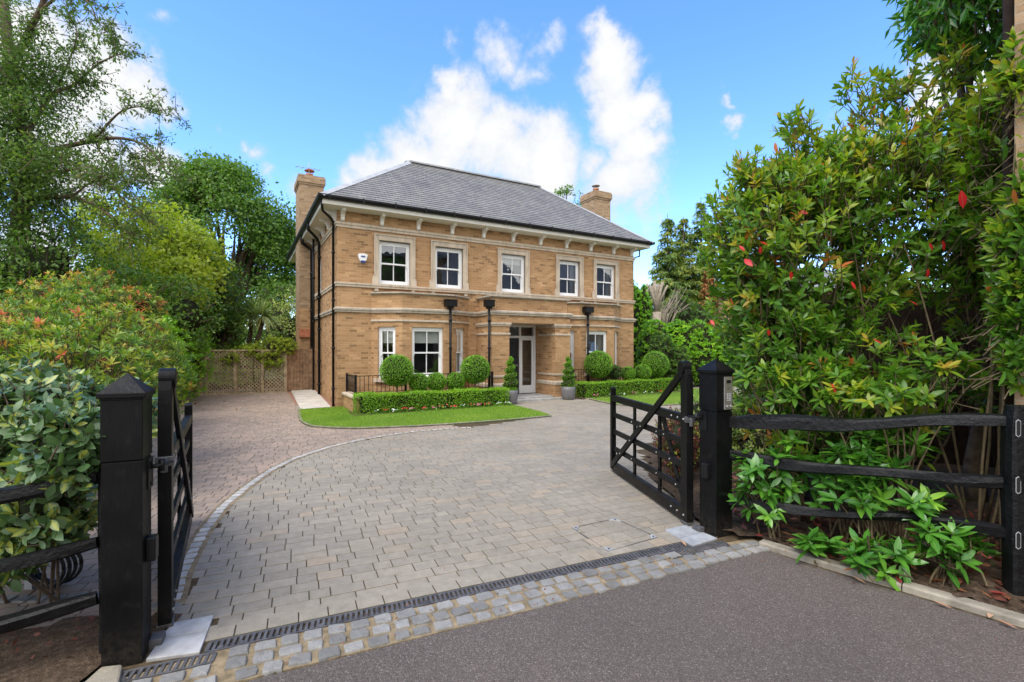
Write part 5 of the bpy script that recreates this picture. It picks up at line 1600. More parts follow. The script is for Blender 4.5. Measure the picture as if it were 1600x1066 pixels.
# ---- shrubs built from whorls of leaves
def shrub(name, label, base, blobs, n_tip, k, L, W, mat, seed, lod=1, spread=(.6, 1.2), upb=.4, core=.0, shell=.6, thin=(2.2, -.6), stems=10, stem_r=.02, cat='shrub', rn=None, bend=.15, fold=.15, back=.05, stem_base=None, twig_len=.28, group=None, bark='bark_red', top=.0, ovate=.45, filt=None):
    rng = np.random.default_rng(seed)
    t = thing(name, label, cat, tuple(base), 0, group); b = np.array(base, float)
    bl = [((np.array(x[0]) - b), x[1], *(x[2:])) for x in blobs]
    T, A = blob_points(rng, bl, n_tip, shell, (Noise3(seed, thin[0]), thin[1]), top)
    if filt is not None:
        kp = filt(T + b, rng); T, A = T[kp], A[kp]
    A = nrm(A * .8 + np.array([0, 0, upb]) + rng.normal(size=T.shape) * .28)
    r = rn(T + b, A, rng) if rn else np.clip(.45 + rng.normal(size=len(T)) * .2, 0, 1)
    P, D, N, LL, WW, RR = whorls(rng, T, A, k, L, W, spread, .3, r, back)
    leaf_mesh('foliage', P, D, N, LL, WW, RR, LM[mat], t, lod, bend, fold, ovate)
    # twigs to every tip, stems from the ground
    nb = len(T); cen = np.array([x[0] for x in bl]).mean(axis=0)
    twd = nrm(A * .75 + nrm(T - np.array([cen[0], cen[1], 0.2])) * .5 + rng.normal(size=T.shape) * .15)
    tl_ = twig_len * (.6 + .8 * rng.random((nb, 1)))
    twig_mesh('twigs', T - twd * tl_, T, .0055 * (L / .1) ** .4, .003, M[bark], t, 4)
    if stems:
        sb = stem_base if stem_base is not None else [(cen[0], cen[1], 0)]
        m = MB()
        pick = rng.choice(nb, stems, replace=False)
        for q in pick:
            sbn = np.array(sb, float) - (b if stem_base is not None else 0)
            s = sbn[np.argmin(np.linalg.norm((sbn - T[q])[:, :2], axis=1) + rng.random(len(sbn)) * .45)].copy()
            s = s + rng.normal(size=3) * np.array([.06, .06, 0]); s[2] = -.05
            e = T[q] - twd[q] * .1
            mid = s * .5 + e * .5 + rng.normal(size=3) * .12 * np.linalg.norm(e - s) * .6; mid[2] += .1
            pts = [s * (1 - u) ** 2 + 2 * mid * u * (1 - u) + e * u * u for u in np.linspace(0, 1, 9)]
            m.tube(pts, [stem_r * (1 - .8 * u) * (.7 + .5 * rng.random()) + .003 for u in np.linspace(0, 1, 9)], 6)
        m.build('stems', M[bark], t)
    if core: core_mesh('inner_branches', bl, t, core, seed=seed)
    return t

def rn_phot(lo, hi, p):
    def f(P, A, rng):
        r = lo + (hi - lo) * rng.random(len(P))
        tip = (A[:, 2] > .1) & (rng.random(len(P)) < p)
        r[tip] = .80 + .2 * rng.random(tip.sum())
        return r
    return f
# photinias along the left boundary
def path_blobs(p0, p1, n, rx, rz0, rz1, zc=.95, seed=0):
    rng = np.random.default_rng(seed); out = []
    for k in range(n):
        t = k / (n - 1); rz = rz0 + (rz1 - rz0) * t
        out.append(((p0[0] + (p1[0] - p0[0]) * t + rng.normal() * .12, p0[1] + (p1[1] - p0[1]) * t, rz * zc + rng.normal() * .04), (rx * rng.uniform(.9, 1.1), rx * rng.uniform(.9, 1.15), rz * rng.uniform(.95, 1.05))))
    return out
shrub('photinia_shrub', 'yellow-green photinia bush with a few orange tips behind the variegated bush', (-4.6, 5.0, 0),
      [((-4.7, 5.1, 1.0), (.95, .9, .92)), ((-5.9, 5.2, 1.05), (1.1, 1, .95)), ((-5.4, 6.4, 1.2), (1.0, 1, 1.0)), ((-6.6, 6.6, 1.2), (1.1, 1, 1.1))], 2300, 8, .105, .036, 'photinia', 31, 1, core=.42, thin=(2.2, -1.2), rn=rn_phot(.22, .74, .06), top=.5)
shrub('photinia_shrub', 'red-tipped photinia bush spreading in front of the bright laurel hedge', (-6.8, 8.8, 0),
      [((-6.75, 8.0, 1.3), (.9, 1.0, 1.15)), ((-7.7, 8.4, 1.65), (1.0, 1.1, 1.2)), ((-7.75, 9.6, 1.45), (.85, 1.0, 1.35)), ((-8.9, 9.6, 1.75), (1.1, 1.1, 1.35)), ((-8.5, 10.5, 1.5), (.75, .8, 1.3)), ((-7.2, 8.8, 2.3), (.5, .6, .45)), ((-8.5, 9.8, 2.75), (.5, .6, .5)), ((-6.6, 7.4, 2.0), (.45, .5, .5)), ((-7.0, 9.2, 2.35), (.35, .4, .45))], 3000, 8, .10, .034, 'photinia', 32, 1, core=.42, thin=(2.2, -1.1), rn=rn_phot(.12, .70, .24), top=.5)
shrub('laurel_hedge', 'bright green laurel hedge along the left edge of the drive up to the lattice fence', (-9.4, 14, 0),
      path_blobs((-8.85, 11.7), (-10.95, 16.2), 7, .85, 1.3, 1.32, .98, 4), 2900, 7, .12, .045, 'laurel', 33, 0, core=.66, thin=(2, -1.2), cat='hedge', stems=0, top=.7)
shrub('variegated_shrub', 'variegated grey-green and yellow leaved bush hanging over the left rail fence', (-3.2, 3.1, 0),
      [((-3.0, 3.12, 1.13), (.66, .5, .36)), ((-3.75, 3.3, 1.17), (.8, .6, .42)), ((-2.72, 2.86, 1.0), (.36, .30, .36)), ((-3.0, 2.76, .85), (.50, .28, .36), .55), ((-4.3, 3.0, 1.0), (.6, .6, .5)), ((-2.25, 2.42, 1.10), (.19, .14, .22), 1.6), ((-2.42, 2.5, .8), (.22, .16, .25), 1.2), ((-2.85, 2.5, .55), (.45, .18, .22), 1.3), ((-2.65, 2.6, .68), (.40, .22, .24), 1.6), ((-3.2, 2.75, .62), (.5, .3, .26), 1.3)],
      2700, 7, .084, .044, 'elaeagnus', 34, 2, spread=(.7, 1.5), core=.55, stems=7, stem_r=.008, upb=.25, back=.14, twig_len=.13, stem_base=[(-3.0, 3.1, 0), (-3.6, 3.3, 0), (-2.7, 3.0, 0), (-4.1, 3.2, 0)], thin=(2.2, -.9), rn=lambda P, A, r: np.clip(.35 + .25 * r.random(len(P)) + .30 * (P[:, 2] < 1.0) * r.random(len(P)) + .25 * (r.random(len(P)) < .25), 0, .97), bark='bark')

# ---- right: the big shrub
stem_spots = [(2.75, 4.95, 0), (3.1, 5.2, 0), (3.5, 5.0, 0), (3.9, 5.2, 0), (4.3, 5.1, 0), (3.3, 5.5, 0), (3.7, 4.75, 0), (3.72, 3.72, 0), (3.9, 4.1, 0), (4.5, 4.6, 0)]
def rn_big(P, A, rng):
    hgt = np.clip((P[:, 2] - 1.4) / 2.6, 0, 1)
    r = .14 + .40 * rng.random(len(P)) + .48 * hgt * (.25 + .75 * rng.random(len(P)))
    br = (rng.random(len(P)) < .04); r[br] = .88 + .08 * rng.random(br.sum())
    return np.clip(r, 0, .95)
def big_filter(P, rng):
    px = 800 + F * P[:, 0] / P[:, 1]; pz = P[:, 2]
    # open shaded hollow low on the right
    hol = (P[:, 0] > 3.75) & (P[:, 1] > 4.1) & (pz < 2.4) & (rng.random(len(P)) < .62)
    return ~hol
big = shrub('tall_shrub', 'very tall glossy shrub with bronze tips and few red leaves behind the right rail fence', (3.5, 5.1, 0),
      [((3.0, 5.1, 2.45), (.98, .95, 1.20)), ((3.95, 5.0, 2.95), (1.0, .95, 1.30)), ((2.62, 5.05, 2.85), (.62, .75, .80)), ((4.7, 4.85, 3.15), (.75, .8, 1.05)), ((3.3, 4.75, 1.35), (.85, .62, .65)), ((2.72, 4.9, 1.45), (.50, .6, .80)), ((3.3, 5.2, 3.2), (.75, .8, .70)), ((3.5, 5.3, 2.2), (.9, .5, .7)), ((3.0, 4.3, .75), (.5, .25, .35), .7), ((3.45, 4.3, .9), (.4, .25, .35), .7), ((2.40, 4.95, 3.42), (.2, .2, .24), .5), ((2.9, 4.9, 3.82), (.22, .22, .24), .5), ((3.45, 4.8, 4.18), (.22, .22, .28), .5), ((3.85, 4.8, 4.32), (.25, .22, .25), .5), ((4.3, 4.7, 4.38), (.22, .22, .25), .5), ((4.3, 4.8, 1.5), (.7, .6, .6), .5), ((4.0, 3.95, 3.15), (.30, .3, .75), 1.5), ((3.53, 3.38, 2.35), (.13, .16, 1.05), 5.0), ((3.66, 3.52, 3.1), (.14, .14, .8), 4.0), ((4.5, 4.5, 2.2), (.5, .35, .7), .9)],
      4900, 8, .112, .038, 'bigshrub', 41, 2, spread=(.40, 1.2), upb=.6, shell=.45, thin=(2.2, -.5), stems=40, stem_r=.011, rn=rn_big, bend=.13, fold=.2, back=.12, stem_base=stem_spots, twig_len=.24, filt=big_filter)
rng = np.random.default_rng(9)
mm = big.children[0]
# a few single red leaves on the same shrub
RT = np.array([at(x, y, d) for x, y, d in ((1502, 298, 3.95), (1472, 376, 4.1), (1452, 380, 4.1), (1163, 405, 4.35), (1235, 424, 4.3), (1188, 378, 4.5), (1188, 385, 4.5), (1364, 530, 4.1), (1250, 330, 4.4), (1450, 420, 4.1), (1330, 440, 4.2), (1110, 500, 4.6), (1200, 515, 4.4), (1155, 384, 4.5), (1300, 600, 4.0), (1420, 470, 4.1))]) - np.array([3.5, 5.1, 0])
n = len(RT)
sizes = np.array([.145, .10, .07, .12, .09] + [.075] * (n - 5))
leaf_mesh('red_leaves', RT, nrm(rdir(rng, n) * .5 + np.array([.3, -.2, -.7])), nrm(rdir(rng, n) * .5 + np.array([0, -1, .3])), sizes, sizes * .42, np.full(n, .99), LM['bigshrub'], big, 2)
tree('evergreen_tree', 'large leaved evergreen hanging down from the top right corner beside the brick wall', (4.85, 5.0, 0), 3.6, .075,
     [((4.62, 4.7, 5.15), (.60, .55, .70)), ((4.93, 4.8, 4.1), (.34, .4, .55), .8), ((5.3, 5.2, 5.6), (.8, .7, .9))], 330, 13, .11, .15, .045, 'rhodo', 42, 1, (2.6, -.3), n_limb=16, droop=.5, shell=.35)

# low rhododendron-like plants along the right fence
low = [('glossy green low shrub at the foot of the keypad post, in front of the rails', [((2.05, 4.02, .38), (.22, .2, .36)), ((2.25, 3.98, .62), (.25, .2, .25))], 60),
       ('glossy low shrub pushing through the rails in the middle of the right fence', [((2.55, 3.95, .55), (.30, .25, .25)), ((2.75, 3.85, .62), (.28, .2, .2))], 46),
       ('small glossy seedling shrub by the kerb below the middle of the right fence', [((2.30, 3.62, .10), (.15, .10, .10))], 12),
       ('glossy low shrub by the kerb with broad star-shaped whorls', [((2.52, 3.36, .13), (.24, .14, .13)), ((2.68, 3.32, .15), (.15, .12, .12))], 26),
       ('glossy low shrub beside the end fence post', [((2.86, 3.22, .22), (.20, .14, .20)), ((2.98, 3.2, .30), (.14, .12, .12))], 30),
       ('glossy low shrub behind the top rails near the end fence post', [((3.05, 4.0, .75), (.35, .3, .22)), ((2.85, 3.75, .62), (.25, .2, .15))], 36),
       ('glossy low shrub leaning through the two lower rails, right of the middle', [((2.62, 3.62, .45), (.22, .12, .16)), ((2.9, 3.42, .52), (.16, .12, .14))], 26),
       ('leafy shrub spilling over the top rail towards the end fence post', [((3.05, 3.85, 1.22), (.32, .22, .25)), ((3.35, 3.75, 1.45), (.3, .2, .32)), ((2.75, 4.1, 1.2), (.3, .2, .25))], 95),
       ('leafy shrub filling the top rail gap beside the keypad post', [((2.35, 4.35, 1.15), (.35, .3, .42)), ((2.8, 4.3, 1.2), (.4, .3, .35))], 64)]
for k, (lab, bl, n) in enumerate(low):
    c = bl[0][0]
    shrub('low_shrub', lab, (c[0], c[1], 0), bl, n, 8, .135 if n < 62 else .115, .046 if n < 62 else .039, 'rhodo' if n < 62 else 'bigshrub', 60 + k, 2, spread=(.75, 1.45), upb=.9, shell=.2, thin=(1, -9), stems=min(7, n // 2), stem_r=.008, back=.03, twig_len=.22, top=.2, bend=.2)
shrub('variegated_shrub', 'pale cream and green small-leaved bush behind the keypad post', (2.5, 4.75, 0), [((2.5, 4.72, .62), (.42, .3, .38)), ((2.95, 4.8, .62), (.4, .3, .32))], 520, 7, .05, .022, 'pale', 71, 0, core=.5, stems=6, stem_r=.008, twig_len=.12)
shrub('berberis', 'dark red berberis bush seen through the bars of the right gate', (1.98, 5.75, 0), [((1.98, 5.75, .48), (.26, .32, .44)), ((2.2, 6.4, .42), (.34, .4, .4))], 900, 7, .032, .017, 'berberis', 72, 0, core=.5, stems=8, stem_r=.008, twig_len=.14, rn=lambda P, A, r: np.where(r.random(len(P)) < .72, r.random(len(P)) * .6, .7 + .3 * r.random(len(P))))
shrub('garden_shrub', 'yellow-green shrub seen between the right gate and the keypad post', (2.75, 6.9, 0), [((2.75, 6.9, .5), (.5, .5, .5)), ((3.4, 7.2, .55), (.6, .5, .55))], 700, 7, .06, .026, 'pale', 73, 0, core=.6, stems=5, stem_r=.01)

# ---- right background
shrub('laurel_hedge', 'tall clipped bright green laurel hedge behind the right lawn', (9, 20.5, 0),
      [((5.9 + k * .95, 19.9 + .18 * k, 1.42), (.72, .75, 1.36)) for k in range(11)], 6500, 7, .125, .055, 'laurel', 81, 0, core=.90, cat='hedge', stems=0, shell=.9, thin=(1, -9), top=.8)
shrub('garden_shrub', 'looser dark green shrub between the right house corner and the laurel hedge', (5.6, 18.9, 0), [((5.75, 18.75, 1.15), (.62, .5, 1.1)), ((6.4, 18.75, .9), (.55, .45, .85))], 620, 8, .13, .045, 'dark', 82, 0, core=.75, stems=0)
shrub('ivy_column', 'narrow column of bright ivy right of the house', (5.75, 22, 0), [((5.5, 22, 3.4), (.40, .4, 1.3)), ((6.0, 22.2, 3.0), (.42, .4, 1.6)), ((5.7, 22, 1.5), (.6, .5, 1.5))], 900, 8, .12, .07, 'laurel', 83, 0, core=.8, stems=0, cat='tree')
# pollarded tree
pt = thing('pollarded_tree', 'pale pollarded tree cut flat, with bare fanning stems above the right hedge', 'tree', (7.25, 24.2, 0))
m = MB(); rr = random.Random(4)
m.tube([(0, 0, -.2), (.02, 0, 1.5), (0, 0, 3.4)], [.24, .20, .20], 10)
for k in range(15):
    a = k * 2.4; o = .10 + .30 * (k / 15)
    top = 4.75 + rr.uniform(-.05, .25)
    m.tube([(0, 0, 3.1 + .02 * k), (o * .45 * math.cos(a), o * .4 * math.sin(a), 4.0), (o * 1.45 * math.cos(a), o * math.sin(a), top)], [.09, .065, .05], 7)
m.tube([(-.42, .1, 0), (-.44, .1, 2.5), (-.46, .1, 4.85)], [.09, .08, .06], 8)
m.tube([(-.62, .2, 0), (-.64, .1, 2.5), (-.62, .1, 4.7)], [.07, .06, .05], 8)
m.build('trunk', M['bark_pale'], pt)
m = MB()
for k in range(38):
    x0 = rr.uniform(.15, 1.0); x1 = x0 + rr.uniform(.1, .9)
    m.tube([(x0 * .6, rr.uniform(-.2, .2), 2.4), (x0, 0, 3.3), (x1, rr.uniform(-.3, .3), rr.uniform(3.6, 4.7))], [.022, .016, .006], 5)
m.build('bare_twigs', M['bark_pale'], pt)

def conifer(label, x, y, H, R, seed, mat='conifer', z_lo=.8, group='conifers beyond the right hedge'):
    rng = np.random.default_rng(seed)
    t = thing('conifer_tree', label, 'tree', (x, y, 0), 0, group)
    m = MB(); m.tube([(0, 0, -.2), (.03, 0, H * .5), (0, 0, H)], [.22, .14, .015], 8)
    P = []; D = []; N = []; S = []; R_ = []
    z = z_lo
    while z < H - .15:
        f = 1 - (z - 0) / H; rad = R * min(1, f * 1.25 + .05) * (.75 + .4 * rng.random()); nb = max(4, int(8 * f + 4))
        for _ in range(nb):
            a = rng.random() * 6.28; ln = rad * (.65 + .45 * rng.random())
            d = np.array([math.cos(a), math.sin(a), 0]); ns = max(3, int(ln / .14))
            m.tube([(0, 0, z), tuple(d * ln * .5 + np.array([0, 0, z + .03 * ln])), tuple(d * ln + np.array([0, 0, z - .12 * ln]))], [.022, .014, .004], 4, cap=False)
            cl = rng.random()
            for s in range(ns):
                u = (s + 1) / ns; p = d * ln * u + np.array([0, 0, z + .06 * ln * u - .18 * ln * u * u])
                for _k in range(7):
                    P.append(p + rng.normal(size=3) * .05); sd = np.array([-d[1], d[0], 0]) * rng.choice([-1, 1])
                    D.append(d * .55 + sd * .6 + np.array([0, 0, -.45]) + rng.normal(size=3) * .25); N.append(np.array([0, 0, 1.0]) + rng.normal(size=3) * .3 + d * .3)
                    S.append(.8 + .5 * rng.random()); R_.append(np.clip(.25 + .35 * cl + .35 * u * rng.random(), 0, 1))
        z += .20 + .12 * rng.random()
    S = np.array(S)
    m.build('trunk', M['bark'], t)
    leaf_mesh('crown', np.array(P), np.array(D), np.array(N), .30 * S, .085 * S, np.array(R_), LM[mat], t, 0, .2)
conifer('pointed conifer nearest the house above the right hedge', 10.3, 32, 10.5, 2.7, 91)
conifer('slim pointed conifer, second from the house in the row above the right hedge', 11.7, 33, 10.6, 2.5, 92)
conifer('tallest conifer of the row, partly behind the big shrub', 13.1, 33.5, 12.0, 2.7, 93)
conifer('conifer mostly hidden by the big shrub, furthest from the house', 16.0, 33, 10.5, 2.4, 94)
conifer('brown dying conifer between the green conifers and the neighbour house', 11.9, 29.3, 6.6, 1.05, 95, 'brown', 2.2)
shrub('garden_shrub', 'dark green rounded shrub under the conifers beside the pollarded tree', (9.3, 26.5, 0), [((9.0, 26.3, 3.2), (1.0, .8, 1.5)), ((10.4, 27, 2.4), (1.5, .9, 2.0))], 800, 8, .15, .07, 'dark', 84, 0, core=.75, stems=0)
tree('birch_tree', 'thin tree top showing above the roof beside the right chimney', (5.4, 46, 0), 9, .25, [((4.8, 46, 15.6), (1.3, 1.3, 1.3)), ((6.0, 46, 14.6), (1.5, 1.3, 1.6))], 130, 14, .30, .26, .13, 'oak', 96, 0, (1.2, -.2), n_limb=20)
# far tree belt behind everything (a far-off wood)
rng = np.random.default_rng(77)
bl = []
for k in range(46):
    a = -1.25 + 2.5 * k / 45; d = 62 + 14 * rng.random()
    if abs(a) < .5: continue
    bl.append(((math.sin(a) * d, math.cos(a) * d, 3 + rng.random() * 1.5), (4.5, 3, 3.8 + 2.2 * rng.random())))
T, A = blob_points(rng, bl, 5200, .75, (Noise3(8, .5), -.6), .3)
i = np.repeat(np.arange(len(T)), 6); n = len(i)
fw = leaf_mesh('far_wood', T[i] + rng.normal(size=(n, 3)) * .5, rdir(rng, n), nrm(A[i] + rng.normal(size=(n, 3)) * .5 + np.array([0, 0, .5])), .8, .55, np.clip(.4 + .3 * rng.random(len(T))[i] + rng.normal(size=n) * .1, 0, 1), LM['oak'], None, 0)
tag(fw, 'far belt of green trees beyond the gardens on the horizon', 'wood', kind='stuff')

# ---- climber on the lattice fence, cordyline
shrub('climbing_plant', 'bright yellow-green climber spilling over the lattice fence', (-8.2, 16.3, .1), [((-7.9, 16.2, 1.66), (.75, .32, .36)), ((-8.6, 15.95, 1.48), (.65, .28, .28)), ((-9.2, 15.65, 1.28), (.45, .2, .2), .6), ((-8.1, 16.05, 1.2), (.55, .2, .32), .7)], 900, 8, .075, .038, 'lime', 85, 0, core=.45, stems=8, stem_r=.014, cat='climber', shell=.3)
def cordyline():
    rng = np.random.default_rng(6)
    t = thing('cordyline', 'spiky grey-green cordyline palm behind the lattice fence', 'palm', (-11.0, 20, 0))
    m = MB(); heads = [(-.75, 0, 2.75, .95), (.05, .3, 2.95, 1.0), (.75, -.1, 2.9, .85)]
    V = []; Fq = []; R = []; E = []
    for hx_, hy_, hz_, ln in heads:
        m.tube([(0, 0, -.1), (hx_ * .2, hy_ * .2, 1.2), (hx_ * .8, hy_ * .8, 2.2), (hx_, hy_, hz_)], [.13, .11, .09, .08], 9)
        for k in range(210):
            az = rng.random() * 6.28; el = -0.35 + 1.75 * rng.random(); rv = np.clip(.3 + .45 * rng.random() + (.3 if el < -.1 else 0), 0, 1)
            d = np.array([math.cos(az) * math.cos(el), math.sin(az) * math.cos(el), math.sin(el)]); s = nrm(np.cross(d, [0, 0, 1.0])[None])[0]
            L = ln * (.75 + .35 * rng.random()); b = len(V)
            for q in range(6):
                u = q / 5; c = np.array([hx_, hy_, hz_]) + d * L * u + np.array([0, 0, -.55 * L * u ** 2.2 * math.cos(el)])
                w = .024 * (1 - u ** 2.5) + .003
                V += [c - s * w, c + s * w]; R += [rv, rv]; E += [1, 1]
            for q in range(5): Fq.append((b + 2 * q, b + 2 * q + 1, b + 2 * q + 3, b + 2 * q + 2))
    m.build('trunk', M['bark'], t)
    np_mesh('crown', V, Fq, LM['cordyline'], t, {'rnd': R, 'edge': E})
cordyline()

# ---- clipped box: hedges, balls, spirals
def clipped_hedge(label, path_uv, w, h, n, seed, mat='hedge'):
    rng = np.random.default_rng(seed)
    c = hw(*path_uv[len(path_uv) // 2])
    t = thing('box_hedge', label, 'hedge', (HO[0], HO[1], 0), HR)
    fa_, La_ = along(path_uv)
    P = []; Nn = []
    while len(P) < n:
        s = rng.uniform(-w * .35, La_ + w * .35); r = rng.random() * (w + 2 * h + .0)
        endf = rng.random()
        ss = min(max(s, 0), La_); x, y, a = fa_(ss, 0); lx, ly = -math.sin(a), math.cos(a)
        ex = s - ss
        wob = .018 * math.sin(ss * 5 + seed) + .012 * math.sin(ss * 11)
        if r < w: off, z, nn = r - w / 2, h + wob, (0, 0, 1)
        else:
            q = r - w; sgn = -1 if q < h * 1.2 else 1
            z = rng.random() * h; off = sgn * (w / 2 + wob); nn = (lx * sgn, ly * sgn, 0)
        if ex:       # rounded ends
            k = math.sqrt(max(0, 1 - (ex / (w * .35)) ** 2)); off *= k if abs(off) > w * .3 else 1
            if z < h * .98:
                off = rng.uniform(-w / 2, w / 2); e = w * .35 * math.sqrt(max(0, 1 - (2 * off / w) ** 2)); ex = math.copysign(e, ex); nn = (math.cos(a) * math.copysign(1, ex), math.sin(a) * math.copysign(1, ex), 0)
        P.append((x + lx * off + math.cos(a) * ex, y + ly * off + math.sin(a) * ex, z)); Nn.append(nn)
    P = np.array(P); Nn = np.array(Nn)
    # soften the top arris
    P = P + rng.normal(size=P.shape) * .014 - Nn * np.abs(rng.normal(size=(len(P), 1))) * .02
    D = nrm(Nn * .8 + rdir(rng, len(P)) * .8 + np.array([0, 0, .25])); N2 = nrm(Nn + rdir(rng, len(P)) * .7)
    sz = .7 + .6 * rng.random(len(P))
    clump = Noise3(seed, 5)(P) * .12
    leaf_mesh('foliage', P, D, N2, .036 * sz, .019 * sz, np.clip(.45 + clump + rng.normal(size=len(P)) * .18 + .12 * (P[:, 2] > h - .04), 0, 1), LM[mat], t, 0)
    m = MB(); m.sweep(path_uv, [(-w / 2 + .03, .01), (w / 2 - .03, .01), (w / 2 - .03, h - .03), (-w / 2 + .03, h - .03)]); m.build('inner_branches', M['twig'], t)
    return t
clipped_hedge('low clipped box hedge with flowers at its foot, left of the entrance', [(.26, -1.70), (1.5, -1.73), (3.0, -1.74), (4.12, -1.70)], .46, .47, 17000, 101)
clipped_hedge('low clipped box hedge right of the entrance', [(7.18, -1.30), (9.0, -1.22), (10.6, -1.12), (11.7, -1.0)], .42, .48, 15000, 102)

def ball_mesh(r, seed, n, leafL):
    # slightly uneven clipping with a few stray shoots
    rng = np.random.default_rng(seed)
    d = rdir(rng, n); rr_ = r * (1 + Noise3(seed, 3.0)(d) * .035)[:, None] * (1 - np.abs(rng.normal(size=(n, 1))) * .035 + .07 * (rng.random((n, 1)) < .03))
    P = d * rr_ * np.array([1, 1, .97])
    D = nrm(d * .9 + rdir(rng, n) * .8); N = nrm(d + rdir(rng, n) * .6); sz = .7 + .6 * rng.random(n)
    return P, D, N, sz, np.clip(.45 + Noise3(seed + 1, 6)(P) * .15 + rng.normal(size=n) * .17, 0, 1)
def box_ball(label, u, v, z, r, seed, standard, group, n=6500, stemz=.3, mat='box', proto=None):
    x, y = hw(u, v)
    if proto is not None:
        return copy_tree(proto, None, (x, y, z), seed * 1.7, r / proto['r0'], label)
    t = thing('topiary_ball' if standard else 'box_ball', label, 'topiary', (x, y, z), 0, group)
    P, D, N, sz, rn_ = ball_mesh(r, seed, n, .03)
    leaf_mesh('foliage', P, D, N, .030 * sz, .016 * sz, rn_, LM[mat], t, 0)
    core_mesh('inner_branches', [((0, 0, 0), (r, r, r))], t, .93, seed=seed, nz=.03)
    if standard:
        m = MB(); m.tube([(0, 0, -r * .8), (.012, 0, -r - .15), (0, .01, -z)], [.026, .022, .026], 7); m.build('trunk', M['bark'], t)
    t['r0'] = r
    return t
g1 = 'clipped box standards'; g2 = 'small clipped box balls'
b1 = box_ball('large box ball on a stem by the left bay, nearest the house corner', 1.22, -1.40, 1.03, .41, 1, True, g1)
box_ball('large box ball on a stem near the portico, beside the left hopper pipes', 3.43, -1.40, 1.01, .40, 2, True, g1, proto=b1)
box_ball('large clipped box ball on a stem, left one behind the right hedge', 8.22, -.90, 1.06, .46, 3, True, g1, proto=b1)
box_ball('large clipped box ball on a stem at the right end of the right hedge', 10.85, -.90, 1.02, .47, 4, True, g1, proto=b1)
s1 = box_ball('small box ball, leftmost of three behind the left hedge', 1.81, -1.36, .69, .25, 11, False, g2, 3200)
box_ball('small box ball, middle one of three behind the left hedge', 2.31, -1.36, .70, .245, 12, False, g2, proto=s1)
box_ball('small box ball, right one of three behind the left hedge', 2.86, -1.36, .69, .25, 13, False, g2, proto=s1)
box_ball('small box ball behind the right hedge beside the dark shrub', 9.54, -.9, .71, .25, 15, False, g2, proto=s1)
box_ball('small box ball behind the right hedge next to the rightmost standard', 10.2, -.95, .74, .29, 16, False, g2, proto=s1)
shrub('garden_shrub', 'small dark loose shrub beside the left standard of the right hedge', (*hw(8.98, -.85), 0), [((*hw(8.98, -.85), .78), (.27, .27, .26))], 420, 8, .045, .02, 'dark', 88, 0, core=.8, stems=3, stem_r=.01, twig_len=.1)

def spiral(label, x, y, seed, rz, proto=None):
    if proto is not None: return copy_tree(proto, None, (x, y, .378), rz, (1.02, 1.02, .97), label)
    rng = np.random.default_rng(seed)
    t = thing('spiral_topiary', label, 'topiary', (x, y, .378), rz, 'spiral box in pots')
    H = .88; turns = 4.2; n = 7000
    u = rng.random(n) ** .8
    tw = u * turns * 2 * PI
    R0 = .155 * (1 - u) ** .75 + .02; rt = .085 * (1 - u) ** .6 + .035
    d = rdir(rng, n)
    c = np.stack([R0 * np.cos(tw) * .75, R0 * np.sin(tw) * .75, .07 + u * H], 1)
    P = c + d * rt[:, None] * np.array([1, 1, .82]) * (1 - np.abs(rng.normal(size=(n, 1))) * .07)
    # skirt at the base
    m_ = 1800; a = rng.random(m_) * 6.28; dd = rdir(rng, m_)
    Pb = np.stack([np.cos(a) * .11, np.sin(a) * .11, np.full(m_, .055)], 1) + dd * np.array([.085, .085, .05])
    P = np.concatenate([P, Pb]); d = np.concatenate([d, dd]); n = len(P)
    sz = .7 + .6 * rng.random(n)
    leaf_mesh('foliage', P, nrm(d * .9 + rdir(rng, n) * .8), nrm(d + rdir(rng, n) * .6), .026 * sz, .014 * sz, np.clip(.42 + rng.normal(size=n) * .18, 0, 1), LM['box'], t, 0)
    m = MB(); uu = np.linspace(0, 1, 90)
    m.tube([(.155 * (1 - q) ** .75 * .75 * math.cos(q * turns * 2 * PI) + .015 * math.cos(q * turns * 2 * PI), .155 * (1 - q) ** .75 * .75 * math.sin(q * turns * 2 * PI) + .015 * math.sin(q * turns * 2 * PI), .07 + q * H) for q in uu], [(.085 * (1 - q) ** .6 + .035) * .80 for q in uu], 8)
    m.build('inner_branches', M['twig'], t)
    m = MB(); m.tube([(0, 0, -.02), (0, 0, .9)], .018, 6); m.build('trunk', M['bark'], t)
    return t
sp = spiral('spiral clipped box in the left entrance pot', *plL, 111, .5)
spiral('spiral clipped box in the right entrance pot', *plR, 111, 2.6, sp)

# ---- grass blades on the lawns
def grass(poly, n, seed, z=.028):
    rng = np.random.default_rng(seed); xs = [p[0] for p in poly]; ys = [p[1] for p in poly]; P = []
    while len(P) < n:
        x, y = rng.uniform(min(xs), max(xs)), rng.uniform(min(ys), max(ys))
        if inside(poly, x, y): P.append((x, y, z))
    P = np.array(P); D = nrm(np.array([0, 0, 1.0]) + rng.normal(size=(n, 3)) * .35); S = nrm(np.cross(D, rdir(rng, n)))
    h = (.018 + .022 * rng.random(n))[:, None]
    V = np.stack([P - S * .0035, P + S * .0035, P + D * h], 1).reshape(-1, 3)
    r = np.clip(.45 + Noise3(seed, 2.5)(P) * .2 + rng.normal(size=n) * .18, 0, 1)
    o = np_mesh('grass', V, np.arange(3 * n).reshape(-1, 3), LM['grass'], None, {'rnd': np.repeat(r, 3)})
    return tag(o, None, None, kind='stuff')
tag(grass(lawnL, 42000, 1), 'short bright green mown grass left of the entrance', 'grass')
tag(grass(lawnR, 26000, 2), 'short bright green mown grass beyond the right gate', 'grass')

